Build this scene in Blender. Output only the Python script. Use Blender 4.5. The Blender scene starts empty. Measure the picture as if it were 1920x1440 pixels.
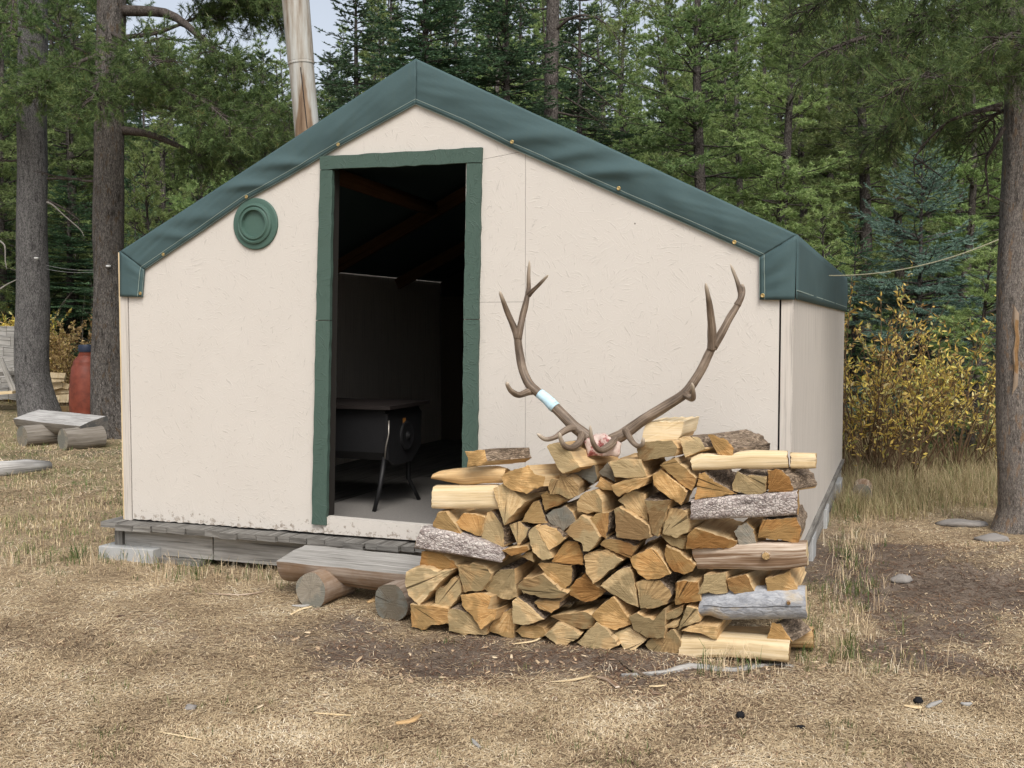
EXPO=0.42
import bpy, math, random
import numpy as np
from mathutils import noise as mnoise, Vector
R = math.radians
SC = bpy.context.scene
COL = SC.collection
rng = np.random.default_rng(7)
random.seed(7)
F = 2000.0; TP = 0.054; PITCH = math.atan(TP); CAMH = 1.52
CP, SP = math.cos(PITCH), math.sin(PITCH)
def ray(px, py):
    u = (px - 960) / F; v = (720 - py) / F
    return np.array([u, CP + v * SP, -SP + v * CP])
CAM = np.array([0, 0, CAMH])
def atY(px, py, Y):
    d = ray(px, py); return CAM + d * (Y / d[1])
def on_plane(px, py, p0, n):
    d = ray(px, py); t = np.dot(np.array(p0) - CAM, n) / np.dot(d, n); return CAM + d * t
def unit(v):
    v = np.asarray(v, float); return v / (np.linalg.norm(v, axis=-1, keepdims=True) + 1e-12)
# ------------------------------------------------------------------ ground height
def blob(x, y, cx, cy, rx, ry):
    return math.exp(-(((x - cx) / rx) ** 2 + ((y - cy) / ry) ** 2))
def gz(x, y):
    z = 0.02 * mnoise.noise((x * 0.5, y * 0.5, 3.1)) + 0.012 * mnoise.noise((x * 1.7, y * 1.7, 8.0))
    z += 0.12 * blob(x, y, 3.2, 6.6, 0.9, 0.6)
    z *= 1 - .9 * min(1, 1.6 * blob(x, y, .45, 5.05, 1.5, .75)); z -= .038 * min(1, 1.6 * blob(x, y, .45, 5.05, 1.3, .6))
    if y > 26:
        q = y - 26
        z += 0.10 * q + 0.0006 * q * q + 0.8 * mnoise.noise((x * .05, y * .05, 1.0)) * min(1, q / 15)
    return z
def dirt(x, y):
    d = 0.85 * blob(x, y, 0.55, 4.85, 1.15, 0.34) + 0.9 * blob(x, y, 2.3, 6.5, 1.1, 1.5) + .55 * blob(x, y, -0.7, 5.35, .7, .4)
    d += .4 * blob(x, y, 1.3, 4.3, 1.1, .25) + .3 * blob(x, y, -.2, 4.0, .9, .3) + .6 * blob(x, y, -5.2, 12.6, 1.3, .8) + .35 * blob(x, y, -1.7, 5.2, .6, .3)
    d = .8 * d + 0.5 * mnoise.noise((x * 1.1, y * 1.1, 5.0)) + 0.4 * mnoise.noise((x * 2.9, y * 2.9, 2.0)) + .04
    return max(0.0, min(1.0, d))
def ground(px, py):
    d = ray(px, py); t = (0 - CAMH) / d[2]
    for _ in range(3):
        p = CAM + d * t; t = (gz(p[0], p[1]) - CAMH) / d[2]
    return CAM + d * t
# ------------------------------------------------------------------ mesh building
class MB:
    def __init__(s): s.v = []; s.f = []; s.m = []; s.uv = []; s.tip = []
    def add(s, vs, fs, m=0, uvs=None, tips=None):
        o = len(s.v); s.v += [tuple(map(float, p)) for p in vs]
        s.tip += list(tips) if tips is not None else [0.0] * len(vs)
        for i, f in enumerate(fs):
            s.f.append([o + k for k in f]); s.m.append(m if isinstance(m, int) else m[i])
            if uvs is None: s.uv.append([(0, 0)] * len(f))
            else: s.uv.append([uvs[i][k] for k in range(len(f))])
    def box(s, c, ax, half, m=0, jit=0.0):
        """c centre, ax three unit axes, half sizes; u runs along the longest axis, in metres"""
        c = np.asarray(c, float); ax = [np.asarray(a, float) for a in ax]; L = int(np.argmax(half))
        off = random.random() * 9
        loc = [(x, y, z) for z in (-1, 1) for y in (-1, 1) for x in (-1, 1)]
        vs = [c + sum(ax[k] * (q[k] * half[k] + (random.uniform(-jit, jit) if jit else 0)) for k in range(3)) for q in loc]
        fs = [(0, 2, 3, 1), (4, 5, 7, 6), (0, 1, 5, 4), (2, 6, 7, 3), (0, 4, 6, 2), (1, 3, 7, 5)]
        if np.dot(np.cross(ax[0], ax[1]), ax[2]) < 0: fs = [f[::-1] for f in fs]
        o1, o2 = [k for k in range(3) if k != L]
        uvs = []
        for f in fs:
            if len({loc[i][L] for i in f}) == 1: uvs.append([(loc[i][o1] * half[o1] + off, loc[i][o2] * half[o2] + off) for i in f]); continue
            uvs.append([(loc[i][L] * half[L] + off, loc[i][o1] * half[o1] + loc[i][o2] * half[o2] + off) for i in f])
        s.add(vs, fs, m, uvs)
    def prism(s, poly, axis, m=0, m_side=None, uvx=None):
        """poly: 3D points of a flat polygon (front), swept by axis"""
        poly = [np.asarray(p, float) for p in poly]; n = len(poly); axis = np.asarray(axis, float)
        e1 = np.asarray(uvx, float) if uvx is not None else unit(poly[1] - poly[0])
        nn = unit(axis); e2 = np.cross(nn, e1)
        U = [(float(np.dot(p, e1)), float(np.dot(p, e2))) for p in poly]
        vs = poly + [p + axis for p in poly]
        nrm = sum(np.cross(poly[i] - poly[0], poly[(i + 1) % n] - poly[0]) for i in range(n))
        flip = np.dot(nrm, axis) > 0
        fr = list(range(n)); bk = list(range(n, 2 * n))
        fs = [fr[::-1] if flip else fr, bk if flip else bk[::-1]]
        uv = [[U[i] for i in fs[0]], [U[i - n] for i in fs[1]]]
        ms = [m, m]; d = float(np.linalg.norm(axis)); acc = 0
        for i in range(n):
            j = (i + 1) % n; f = (i, j, j + n, i + n); l = float(np.linalg.norm(poly[j] - poly[i]))
            q = [(acc, 0), (acc + l, 0), (acc + l, d), (acc, d)]; acc += l
            if flip: fs.append(f); uv.append(q)
            else: fs.append(f[::-1]); uv.append(q[::-1])
            ms.append(m_side if m_side is not None else m)
        s.add(vs, fs, ms, uv)
    def tube(s, pts, rad, n=10, m=0, caps=True, tips=None, wob=0.0, mcap=None, ph=None, squash=None):
        pts = np.asarray(pts, float); k = len(pts); rad = np.broadcast_to(np.asarray(rad, float), (k,))
        T = unit(np.gradient(pts, axis=0))
        up = np.array([0, 0, 1.0]) if abs(T[0][2]) < .9 else np.array([1.0, 0, 0])
        a = unit(np.cross(up, T[0])); vs = []; uv = []; acc = 0; tt = []
        if ph is None: ph = random.random() * 50
        for i in range(k):
            a = unit(a - T[i] * np.dot(a, T[i])); b = np.cross(T[i], a)
            if i: acc += float(np.linalg.norm(pts[i] - pts[i - 1]))
            for j in range(n):
                th = 2 * math.pi * j / n
                r = rad[i] * (1 + (wob * mnoise.noise((math.cos(th) * 1.3 + ph, math.sin(th) * 1.3, acc * 2.5 / max(.05, rad.max() * 8))) if wob else 0))
                vs.append(pts[i] + a * math.cos(th) * r + b * math.sin(th) * r * (squash or 1)); tt.append(0 if tips is None else tips[i])
        fs = []; lens = np.concatenate([[0], np.cumsum(np.linalg.norm(np.diff(pts, axis=0), axis=1))])
        rm = float(rad.max())
        for i in range(k - 1):
            for j in range(n):
                j2 = (j + 1) % n
                fs.append((i * n + j, i * n + j2, (i + 1) * n + j2, (i + 1) * n + j))
                c0, c1 = 2 * math.pi * rm * j / n, 2 * math.pi * rm * (j + 1) / n
                uv.append([(lens[i] + ph, c0), (lens[i] + ph, c1), (lens[i + 1] + ph, c1), (lens[i + 1] + ph, c0)])
        ms = [m] * len(fs)
        if caps:
            circ = [(math.cos(2 * math.pi * j / n) * rm, math.sin(2 * math.pi * j / n) * rm) for j in range(n)]
            fs.append(tuple(range(n))[::-1]); fs.append(tuple((k - 1) * n + j for j in range(n)))
            uv += [circ[::-1], circ]; ms += [mcap if mcap is not None else m] * 2
        s.add(vs, fs, ms, uv, tt)
    def lathe(s, c, prof, n=24, m=0, ax=None, mats=None):
        c = np.asarray(c, float)
        a, b, z = ax if ax is not None else (np.array([1., 0, 0]), np.array([0, 1., 0]), np.array([0, 0, 1.]))
        vs = []; fs = []; uv = []; ms = []
        for r, h in prof:
            for j in range(n):
                th = 2 * math.pi * j / n; vs.append(c + a * math.cos(th) * r + b * math.sin(th) * r + z * h)
        for i in range(len(prof) - 1):
            for j in range(n):
                j2 = (j + 1) % n; fs.append((i * n + j, i * n + j2, (i + 1) * n + j2, (i + 1) * n + j)); ms.append(mats[i] if mats else m)
                uv.append([(prof[i][1], j / n), (prof[i][1], (j + 1) / n), (prof[i + 1][1], (j + 1) / n), (prof[i + 1][1], j / n)])
        k = len(prof)
        fs.append(tuple(range(n))[::-1]); fs.append(tuple((k - 1) * n + j for j in range(n))); uv += [[(0, 0)] * n] * 2; ms += [m, m if not mats else mats[-1]]
        s.add(vs, fs, ms, uv)
    def build(s, name, mats, parent=None, smooth=False, origin=None, angle=None):
        me = bpy.data.meshes.new(name)
        o = bpy.data.objects.new(name, me)
        org = np.array(parent_loc(parent)) if parent else (np.asarray(origin, float) if origin is not None else np.zeros(3))
        me.from_pydata([(v[0] - org[0], v[1] - org[1], v[2] - org[2]) for v in s.v], [], s.f)
        for m in (mats if isinstance(mats, (list, tuple)) else [mats]): me.materials.append(m)
        me.polygons.foreach_set('material_index', s.m)
        ul = me.uv_layers.new(name='UVMap'); ul.data.foreach_set('uv', [c for f in s.uv for q in f for c in q])
        at = me.attributes.new('tip', 'FLOAT', 'POINT'); at.data.foreach_set('value', s.tip)
        if smooth: me.polygons.foreach_set('use_smooth', [True] * len(me.polygons))
        if angle: 
            me.polygons.foreach_set('use_smooth', [True] * len(me.polygons)); me.set_sharp_from_angle(angle=R(angle))
        me.update(); COL.objects.link(o)
        if parent: o.parent = parent
        else: o.location = org
        return o
def parent_loc(p):
    l = np.array(p.location)
    while p.parent: p = p.parent; l = l + np.array(p.location)
    return l
def thing(name, label, cat, loc=(0, 0, 0), group=None):
    o = bpy.data.objects.new(name, None); COL.objects.link(o); o.location = [float(c) for c in loc]
    o.empty_display_size = .1
    return tag(o, label, cat, group)
def tag(o, label, cat, group=None, kind=None):
    if label: o['label'] = label
    if cat: o['category'] = cat
    if group: o['group'] = group
    if kind: o['kind'] = kind
    return o
def bigmesh(name, V, tris=None, quads=None, mats=(), rnd=None, mi=None, parent=None, smooth=False, org=None):
    """large meshes straight from arrays; rnd: one value per face"""
    me = bpy.data.meshes.new(name); V = np.asarray(V, np.float32)
    if org is not None: V = V - np.asarray(org, np.float32)
    parts = []; tot = []
    if tris is not None and len(tris): parts.append(np.asarray(tris, np.int32).ravel()); tot.append(np.full(len(tris), 3, np.int32))
    if quads is not None and len(quads): parts.append(np.asarray(quads, np.int32).ravel()); tot.append(np.full(len(quads), 4, np.int32))
    loops = np.concatenate(parts); tot = np.concatenate(tot)
    me.vertices.add(len(V)); me.vertices.foreach_set('co', V.ravel())
    me.loops.add(len(loops)); me.loops.foreach_set('vertex_index', loops)
    me.polygons.add(len(tot)); st = np.concatenate([[0], np.cumsum(tot)[:-1]]).astype(np.int32)
    me.polygons.foreach_set('loop_start', st); me.polygons.foreach_set('loop_total', tot)
    for m in mats: me.materials.append(m)
    if mi is not None: me.polygons.foreach_set('material_index', np.asarray(mi, np.int32))
    if rnd is not None:
        at = me.attributes.new('rnd', 'FLOAT', 'FACE'); at.data.foreach_set('value', np.asarray(rnd, np.float32))
    if smooth: me.polygons.foreach_set('use_smooth', np.ones(len(tot), bool))
    me.update(calc_edges=True)
    if name is None: return me
    o = bpy.data.objects.new(name, me); COL.objects.link(o)
    if parent: o.parent = parent
    elif org is not None: o.location = [float(c) for c in org]
    return o
# ------------------------------------------------------------------ materials
class NT:
    def __init__(s, name, rough=.8, spec=.25):
        s.m = bpy.data.materials.new(name); s.m.use_nodes = True; s.t = s.m.node_tree
        s.b = s.t.nodes['Principled BSDF']; s.out = s.t.nodes['Material Output']
        s.b.inputs['Roughness'].default_value = rough; s.b.inputs['Specular IOR Level'].default_value = spec
    def n(s, typ, ins=None, **props):
        nd = s.t.nodes.new(typ)
        for k, v in props.items(): setattr(nd, k, v)
        for k, v in (ins or {}).items():
            if isinstance(v, bpy.types.NodeSocket): s.t.links.new(v, nd.inputs[k])
            else: nd.inputs[k].default_value = v
        return nd
    def link(s, a, b): s.t.links.new(a, b)
    def ramp(s, fac, stops, interp='LINEAR'):
        r = s.n('ShaderNodeValToRGB', {'Fac': fac}); cr = r.color_ramp; cr.interpolation = interp
        while len(cr.elements) < len(stops): cr.elements.new(.5)
        for e, (p, c) in zip(cr.elements, stops):
            e.position = p; e.color = (*c, 1) if len(c) == 3 else c
        return r.outputs['Color']
    def mix(s, fac, a, b, mode='MIX'):
        m = s.n('ShaderNodeMix', data_type='RGBA', blend_type=mode)
        for sock, v in ((m.inputs[0], fac), (m.inputs[6], a), (m.inputs[7], b)):
            if isinstance(v, bpy.types.NodeSocket): s.link(v, sock)
            elif sock.type == 'RGBA' and len(v) == 3: sock.default_value = (*v, 1)
            else: sock.default_value = v
        return m.outputs[2]
    def math(s, op, a, b=None, c=None):
        m = s.n('ShaderNodeMath', operation=op)
        for i, v in enumerate((a, b, c)):
            if v is None: continue
            if isinstance(v, bpy.types.NodeSocket): s.link(v, m.inputs[i])
            else: m.inputs[i].default_value = v
        return m.outputs[0]
    def uv(s): return s.n('ShaderNodeUVMap').outputs[0]
    def obj(s): return s.n('ShaderNodeTexCoord').outputs['Object']
    def map(s, vec, scale=(1, 1, 1), rot=(0, 0, 0), loc=(0, 0, 0)):
        return s.n('ShaderNodeMapping', {'Vector': vec, 'Scale': scale, 'Rotation': rot, 'Location': loc}).outputs[0]
    def noise(s, vec, scale, detail=4, rough=.6, dist=0):
        return s.n('ShaderNodeTexNoise', {'Vector': vec, 'Scale': scale, 'Detail': detail, 'Roughness': rough, 'Distortion': dist}).outputs['Fac']
    def rnd(s): return s.n('ShaderNodeObjectInfo').outputs['Random']
    def attr(s, name): return s.n('ShaderNodeAttribute', attribute_name=name).outputs['Fac']
    def col(s, c):
        if isinstance(c, bpy.types.NodeSocket): s.link(c, s.b.inputs['Base Color'])
        else: s.b.inputs['Base Color'].default_value = (*c, 1)
    def bump(s, h, dist=.01, strength=1.0):
        b = s.n('ShaderNodeBump', {'Height': h, 'Distance': dist, 'Strength': strength}); s.link(b.outputs[0], s.b.inputs['Normal'])
    def offs(s, vec, k=30.0):
        """shift coordinates by the object's own random number"""
        r = s.n('ShaderNodeCombineXYZ', {'X': s.math('MULTIPLY', s.rnd(), k), 'Y': s.math('MULTIPLY', s.rnd(), k * .7), 'Z': s.math('MULTIPLY', s.rnd(), k * 1.3)}).outputs[0]
        return s.n('ShaderNodeVectorMath', {0: vec, 1: r}, operation='ADD').outputs[0]
def osb(name, base, var, strength, crack, lump=.8):
    t = NT(name, .62, .3); uv = t.uv()
    warp = t.n('ShaderNodeTexNoise', {'Vector': uv, 'Scale': 9.0, 'Detail': 2.0}).outputs['Color']
    uvw = t.n('ShaderNodeVectorMath', {0: uv, 1: t.n('ShaderNodeVectorMath', {0: warp, 1: (.05, .05, 0)}, operation='MULTIPLY').outputs[0]}, operation='ADD').outputs[0]
    hs = []
    for sc, seed in ((13.0, 0.0), (9.0, 4.7)):
        vo = t.n('ShaderNodeTexVoronoi', {'Vector': t.map(uvw, loc=(seed, seed, 0)), 'Scale': sc})
        ang = t.math('MULTIPLY', t.n('ShaderNodeSeparateColor', {'Color': vo.outputs['Color']}).outputs[0], 6.28)
        rot = t.n('ShaderNodeVectorRotate', {'Vector': uvw, 'Angle': ang}, rotation_type='Z_AXIS').outputs[0]
        hs.append(t.noise(t.map(rot, (9, 90, 1)), 1.0, 3, .65, .4))
    h = t.math('MAXIMUM', hs[0], hs[1])
    fine = t.noise(uv, 160, 2)
    h2 = t.math('ADD', h, t.math('MULTIPLY', fine, .25))
    cr = t.ramp(h, [(0.655, (0, 0, 0)), (.68, (1, 1, 1)), (.705, (0, 0, 0))])
    big = t.noise(uv, 2.2, 5, .65)
    c = t.mix(t.math('MULTIPLY', big, .9), base, var)
    spot = t.ramp(t.noise(uv, 34, 3, .7), [(.68, (0, 0, 0)), (.78, (1, 1, 1))])
    c = t.mix(t.math('MULTIPLY', spot, .3), c, tuple(x * .6 for x in base))
    c = t.mix(t.math('MULTIPLY', cr, crack), c, tuple(x * .45 for x in base))
    nv = t.n('ShaderNodeTexVoronoi', {'Vector': uv, 'Scale': 3.4}).outputs['Distance']; nail = t.ramp(nv, [(.013, (1, 1, 1)), (.02, (0, 0, 0))]); c = t.mix(t.math('MULTIPLY', nail, .85), c, (.06, .045, .035))
    if crack > .57:
        pz = t.n('ShaderNodeSeparateXYZ', {'Vector': t.obj()}).outputs[2]; pe = t.math('SUBTRACT', t.noise(uv, 26, 5, .7), t.math('MULTIPLY', t.math('SUBTRACT', pz, .265), 1.5)); wear = t.ramp(pe, [(.50, (0, 0, 0)), (.54, (1, 1, 1))])
        c = t.mix(t.math('MULTIPLY', wear, .75), c, t.ramp(t.noise(uv, 60, 3), [(.35, (.16, .125, .095)), (.65, (.40, .345, .285))])); h2 = t.math('SUBTRACT', h2, t.math('MULTIPLY', wear, .8))
        scuff = t.ramp(t.noise(t.map(uv, (2, 14, 1), (0, 0, .6)), 3.0, 5, .7), [(.66, (0, 0, 0)), (.74, (1, 1, 1))]); c = t.mix(t.math('MULTIPLY', scuff, .35), c, (.63, .60, .56))
    hb = t.math('ADD', t.math('MULTIPLY', t.ramp(h, [(.56, (0, 0, 0)), (.70, (1, 1, 1))]), lump), t.math('MULTIPLY', h2, .22)); t.col(c); t.bump(hb, .006, strength); return t.m
def grainwood(name, dark, mid, light, sc=1.0, rough=.85, bumpd=.004, knots=True, stain=None):
    t = NT(name, rough, .15); uv = t.offs(t.uv(), 7)
    warp = t.noise(t.map(uv, (1.2, 5, 1)), 2.0, 3)
    g = t.noise(t.map(uv, (2.2 * sc, 55 * sc, 1)), 1.0, 6, .7, .6)
    g2 = t.math('ADD', t.math('MULTIPLY', g, .75), t.math('MULTIPLY', warp, .35))
    c = t.ramp(g2, [(.34, dark), (.5, mid), (.68, light)])
    if stain:
        st = t.ramp(t.noise(uv, 5, 4, .6), [(.45, (0, 0, 0)), (.62, (1, 1, 1))]); c = t.mix(t.math('MULTIPLY', st, .6), c, stain)
    ck = t.ramp(t.noise(t.map(uv, (1.1, 34, 1)), 1.0, 2, .5), [(.31, (1, 1, 1)), (.36, (0, 0, 0))])
    c = t.mix(t.math('MULTIPLY', ck, .55), c, tuple(x * .3 for x in dark))
    t.col(c); t.bump(t.math('SUBTRACT', g, t.math('MULTIPLY', ck, .6)), bumpd, .7); return t.m
def endgrain(name, stops, fresh=True):
    t = NT(name, .85, .12); uv = t.uv(); uvo = t.offs(uv, 11)
    ln = t.n('ShaderNodeVectorMath', {0: t.n('ShaderNodeVectorMath', {0: uv, 1: t.n('ShaderNodeVectorMath', {0: t.n('ShaderNodeTexNoise', {'Vector': uvo, 'Scale': 11.0, 'Detail': 2.0}).outputs['Color'], 1: (.03, .03, 0)}, operation='MULTIPLY').outputs[0]}, operation='ADD').outputs[0]}, operation='LENGTH').outputs['Value']
    ring = t.math('SINE', t.math('MULTIPLY', ln, 950.0))
    sep = t.n('ShaderNodeSeparateXYZ', {'Vector': uv}); ang = t.math('ARCTAN2', sep.outputs[1], sep.outputs[0])
    radv = t.n('ShaderNodeCombineXYZ', {'X': t.math('MULTIPLY', ang, 9.0), 'Y': t.math('MULTIPLY', ln, 5.0), 'Z': t.math('MULTIPLY', t.rnd(), 40)}).outputs[0]
    rad = t.noise(radv, 1.6, 4, .65)
    saw = t.noise(t.map(uvo, (14, 130, 1), (0, 0, .5)), 1.0, 3)
    blot = t.noise(uvo, 7, 3, .55)
    k = t.math('ADD', t.math('MULTIPLY', rad, .6), t.math('ADD', t.math('MULTIPLY', saw, .2), t.math('MULTIPLY', t.math('SUBTRACT', t.rnd(), .5), .40)))
    c = t.ramp(k, stops)
    gz_ = t.ramp(blot, [(.46, (0, 0, 0)), (.54, (1, 1, 1))])
    c = t.mix(t.math('MULTIPLY', gz_, .8), c, tuple(x * y for x, y in zip(stops[1][1], (.64, .73, .80))))
    c = t.mix(t.math('MULTIPLY', t.math('ADD', t.math('MULTIPLY', ring, .5), .5), .22), c, tuple(x * .5 for x in stops[0][1]))
    ck = t.ramp(t.noise(t.n('ShaderNodeCombineXYZ', {'X': t.math('MULTIPLY', ang, 5.0), 'Y': t.math('MULTIPLY', ln, 1.5), 'Z': t.math('MULTIPLY', t.rnd(), 70)}).outputs[0], 1.3, 1), [(.27, (1, 1, 1)), (.30, (0, 0, 0))])
    c = t.mix(t.math('MULTIPLY', ck, .75), c, (.03, .018, .008))
    t.col(c); t.bump(t.math('SUBTRACT', t.math('ADD', t.math('MULTIPLY', saw, .7), t.math('MULTIPLY', rad, .9)), ck), .005, 1.0); return t.m
def barkm(name, stops, sc=1.0, bumpd=.012, stretch=2.5, useuv=True, spots=None, flake=.8):
    t = NT(name, .9, .1); co = t.offs(t.uv(), 9) if useuv else t.obj()
    m = t.map(co, (1, stretch, 1) if useuv else (stretch, stretch, 1))
    wv = t.n('ShaderNodeVectorMath', {0: m, 1: t.n('ShaderNodeVectorMath', {0: t.n('ShaderNodeTexNoise', {'Vector': m, 'Scale': 14.0 * sc, 'Detail': 3.0}).outputs['Color'], 1: (.06 / sc,) * 3}, operation='MULTIPLY').outputs[0]}, operation='ADD').outputs[0]
    v = t.n('ShaderNodeTexVoronoi', {'Vector': wv, 'Scale': 22.0 * sc}, feature='DISTANCE_TO_EDGE').outputs['Distance']
    vc = t.n('ShaderNodeTexVoronoi', {'Vector': wv, 'Scale': 22.0 * sc}).outputs['Color']
    r = t.n('ShaderNodeSeparateColor', {'Color': vc}).outputs[0]
    n1 = t.noise(m, 30 * sc, 6, .7)
    k = t.math('ADD', t.math('MULTIPLY', r, .35 * flake), t.math('MULTIPLY', n1, .8))
    c = t.ramp(k, stops)
    e = t.ramp(v, [(.0, (1, 1, 1)), (.09, (0, 0, 0))]); c = t.mix(t.math('MULTIPLY', e, .55 * flake), c, tuple(x * .4 for x in stops[0][1]))
    lowf = t.noise(t.map(co, (.6, 2.2, 1) if useuv else (1.5, 1.5, .5)), 3.5 * sc, 5, .7); mk = t.ramp(lowf, [(.36, (1, 1, 1)), (.45, (0, 0, 0))]); c = t.mix(t.math('MULTIPLY', mk, .75 * min(1, flake)), c, tuple(x * .5 for x in stops[0][1]))
    lt = t.ramp(lowf, [(.56, (0, 0, 0)), (.66, (1, 1, 1))]); c = t.mix(t.math('MULTIPLY', lt, .35 * min(1, flake)), c, stops[-1][1])
    if spots:
        sp = t.ramp(t.noise(m, 3.2 * sc, 4, .6), [(.56, (0, 0, 0)), (.64, (1, 1, 1))]); c = t.mix(t.math('MULTIPLY', sp, .7), c, spots)
    t.col(c); t.bump(t.math('ADD', t.math('MULTIPLY', n1, .8), t.math('MULTIPLY', t.math('MINIMUM', v, .2), 2.0)), bumpd, .9); return t.m
def leafm(name, stops, trans=.3, rough=.55, spec=.3, val=1.0):
    t = NT(name, rough, spec); c = t.ramp(t.attr('rnd'), stops)
    hv = t.n('ShaderNodeHueSaturation', {'Color': c, 'Value': t.math('ADD', .8 + (val - 1), t.math('MULTIPLY', t.rnd(), .4)), 'Hue': t.math('ADD', .485, t.math('MULTIPLY', t.rnd(), .03))}).outputs[0]
    t.col(hv)
    if trans:
        tr = t.n('ShaderNodeBsdfTranslucent', {'Color': hv}).outputs[0]
        ms = t.n('ShaderNodeMixShader', {0: trans, 1: t.b.outputs[0], 2: tr}); t.link(ms.outputs[0], t.out.inputs['Surface'])
    return t.m
def plain(name, c, rough=.6, spec=.3, metal=0, nz=0.0, bumpd=0.0, scale=20):
    t = NT(name, rough, spec); t.b.inputs['Metallic'].default_value = metal
    if nz:
        n = t.noise(t.obj(), scale, 5, .65); t.col(t.mix(n, tuple(x * (1 - nz) for x in c), tuple(min(1, x * (1 + nz)) for x in c)))
        if bumpd: t.bump(n, bumpd, .7)
    else: t.col(c)
    return t.m
M = {}
M['osb'] = osb('cream_painted_strand_board', (.575, .540, .492), (.515, .480, .434), .27, .58001)
M['osb_green'] = osb('green_painted_strand_board', (.050, .085, .068), (.064, .105, .085), .55, .4)
M['wood_grey'] = grainwood('grey_weathered_wood', (.12, .112, .10), (.25, .24, .22), (.40, .385, .36), 1.0)
M['wood_deck'] = grainwood('dark_weathered_deck', (.055, .052, .047), (.125, .118, .107), (.235, .225, .205), 1.0)
M['wood_side'] = None
M['split'] = grainwood('split_wood_side', (.30, .175, .075), (.47, .305, .145), (.61, .45, .25), 1.2, stain=(.28, .215, .13))
M['split_pale'] = grainwood('fresh_pale_split_wood', (.44, .31, .155), (.60, .465, .275), (.70, .585, .40), 1.0, bumpd=.003)
M['rafter'] = grainwood('rafter_wood', (.045, .022, .010), (.08, .042, .017), (.11, .06, .025), 1.0)
ES = [(.28, (.22, .118, .045)), (.45, (.45, .268, .108)), (.64, (.66, .465, .24))]
M['end'] = endgrain('cut_log_end', ES)
M['end_olive'] = endgrain('olive_cut_log_end', [(.28, (.19, .12, .056)), (.45, (.39, .265, .128)), (.64, (.58, .44, .245))])
M['end_orange'] = endgrain('orange_cut_log_end', [(.28, (.22, .11, .036)), (.45, (.45, .25, .092)), (.64, (.64, .42, .19))])
M['end_pale'] = endgrain('pale_cut_log_end', [(.28, (.32, .21, .10)), (.45, (.54, .375, .19)), (.64, (.70, .54, .32))])
M['end_grey'] = endgrain('weathered_log_end', [(.3, (.14, .12, .09)), (.5, (.27, .24, .19)), (.72, (.38, .34, .28))])
M['bark'] = barkm('brown_bark', [(.25, (.055, .042, .033)), (.48, (.20, .15, .108)), (.72, (.40, .31, .225))], 1.8, .01)
M['bark_flaky'] = barkm('flaky_pine_bark', [(.24, (.12, .095, .088)), (.40, (.30, .25, .23)), (.56, (.50, .44, .41)), (.78, (.62, .57, .52))], 2.5, .014, 1.1)
M['grey_log'] = barkm('silver_peeled_log', [(.3, (.22, .23, .25)), (.55, (.40, .41, .43)), (.78, (.55, .52, .46))], .9, .004, 1.6, spots=(.55, .43, .25), flake=.25)
M['brown_log'] = grainwood('brown_streaked_log', (.055, .032, .02), (.22, .14, .085), (.62, .53, .43), .55)
M['bench_log'] = grainwood('old_bench_log', (.09, .062, .042), (.22, .165, .125), (.36, .30, .245), .8, stain=(.20, .12, .065))
M['trunk_grey'] = barkm('grey_tree_bark', [(.28, (.035, .033, .032)), (.48, (.14, .135, .132)), (.66, (.265, .257, .25)), (.85, (.37, .355, .335))], 2.2, .02, 1.8)
M['trunk_brown'] = barkm('brown_tree_bark', [(.28, (.03, .026, .023)), (.5, (.128, .117, .106)), (.7, (.245, .222, .203)), (.88, (.35, .312, .272))], 1.9, .025, 1.9, spots=(.125, .085, .05))
M['trunk_right'] = barkm('scaly_pine_bark', [(.26, (.06, .052, .046)), (.42, (.18, .158, .14)), (.6, (.34, .305, .275)), (.82, (.48, .41, .345))], 2.4, .02, 2.2, spots=(.34, .225, .14))
M['trunk_far'] = barkm('far_tree_bark', [(.28, (.03, .025, .022)), (.5, (.085, .075, .068)), (.8, (.18, .16, .145))], .8, .02, 2.0, useuv=False)
M['deadwood'] = plain('dead_branch_wood', (.22, .205, .185), .9, .1, nz=.35)
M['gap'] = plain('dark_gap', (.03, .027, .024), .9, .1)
M['needle_pine'] = leafm('pine_needles', [(0, (.075, .115, .045)), (.5, (.145, .20, .078)), (.9, (.225, .275, .11)), (1, (.24, .20, .11))], .42, val=1.3)
M['needle_bright'] = leafm('bright_pine_needles', [(0, (.115, .165, .06)), (.5, (.22, .295, .11)), (1, (.33, .395, .165))], .45, val=1.28)
M['needle_near'] = leafm('near_pine_needles', [(0, (.035, .058, .020)), (.5, (.082, .125, .042)), (.85, (.155, .205, .072)), (.93, (.19, .21, .09)), (1, (.20, .11, .055))], .36, val=1.22)
M['needle_spruce'] = leafm('dark_spruce_needles', [(0, (.028, .055, .030)), (.5, (.052, .093, .048)), (1, (.095, .15, .072))], .3, val=1.5)
M['needle_blue'] = leafm('blue_spruce_needles', [(0, (.085, .145, .11)), (.5, (.15, .24, .19)), (1, (.25, .35, .29))], .3, val=1.15)
M['leaf_yellow'] = leafm('yellow_willow_leaves', [(0, (.22, .15, .05)), (.22, (.38, .27, .10)), (.45, (.60, .45, .09)), (.72, (.70, .58, .17)), (.84, (.27, .31, .08)), (1, (.72, .63, .32))], .42, val=1.25)
M['leaf_tan'] = leafm('tan_dry_leaves', [(0, (.28, .19, .08)), (.5, (.58, .42, .18)), (.8, (.72, .57, .29)), (1, (.62, .52, .14))], .3)
M['straw'] = leafm('dry_straw', [(0, (.13, .09, .054)), (.22, (.34, .25, .148)), (.52, (.55, .43, .262)), (.84, (.70, .575, .375)), (1, (.80, .71, .53))], .12, .8, .15)
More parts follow.
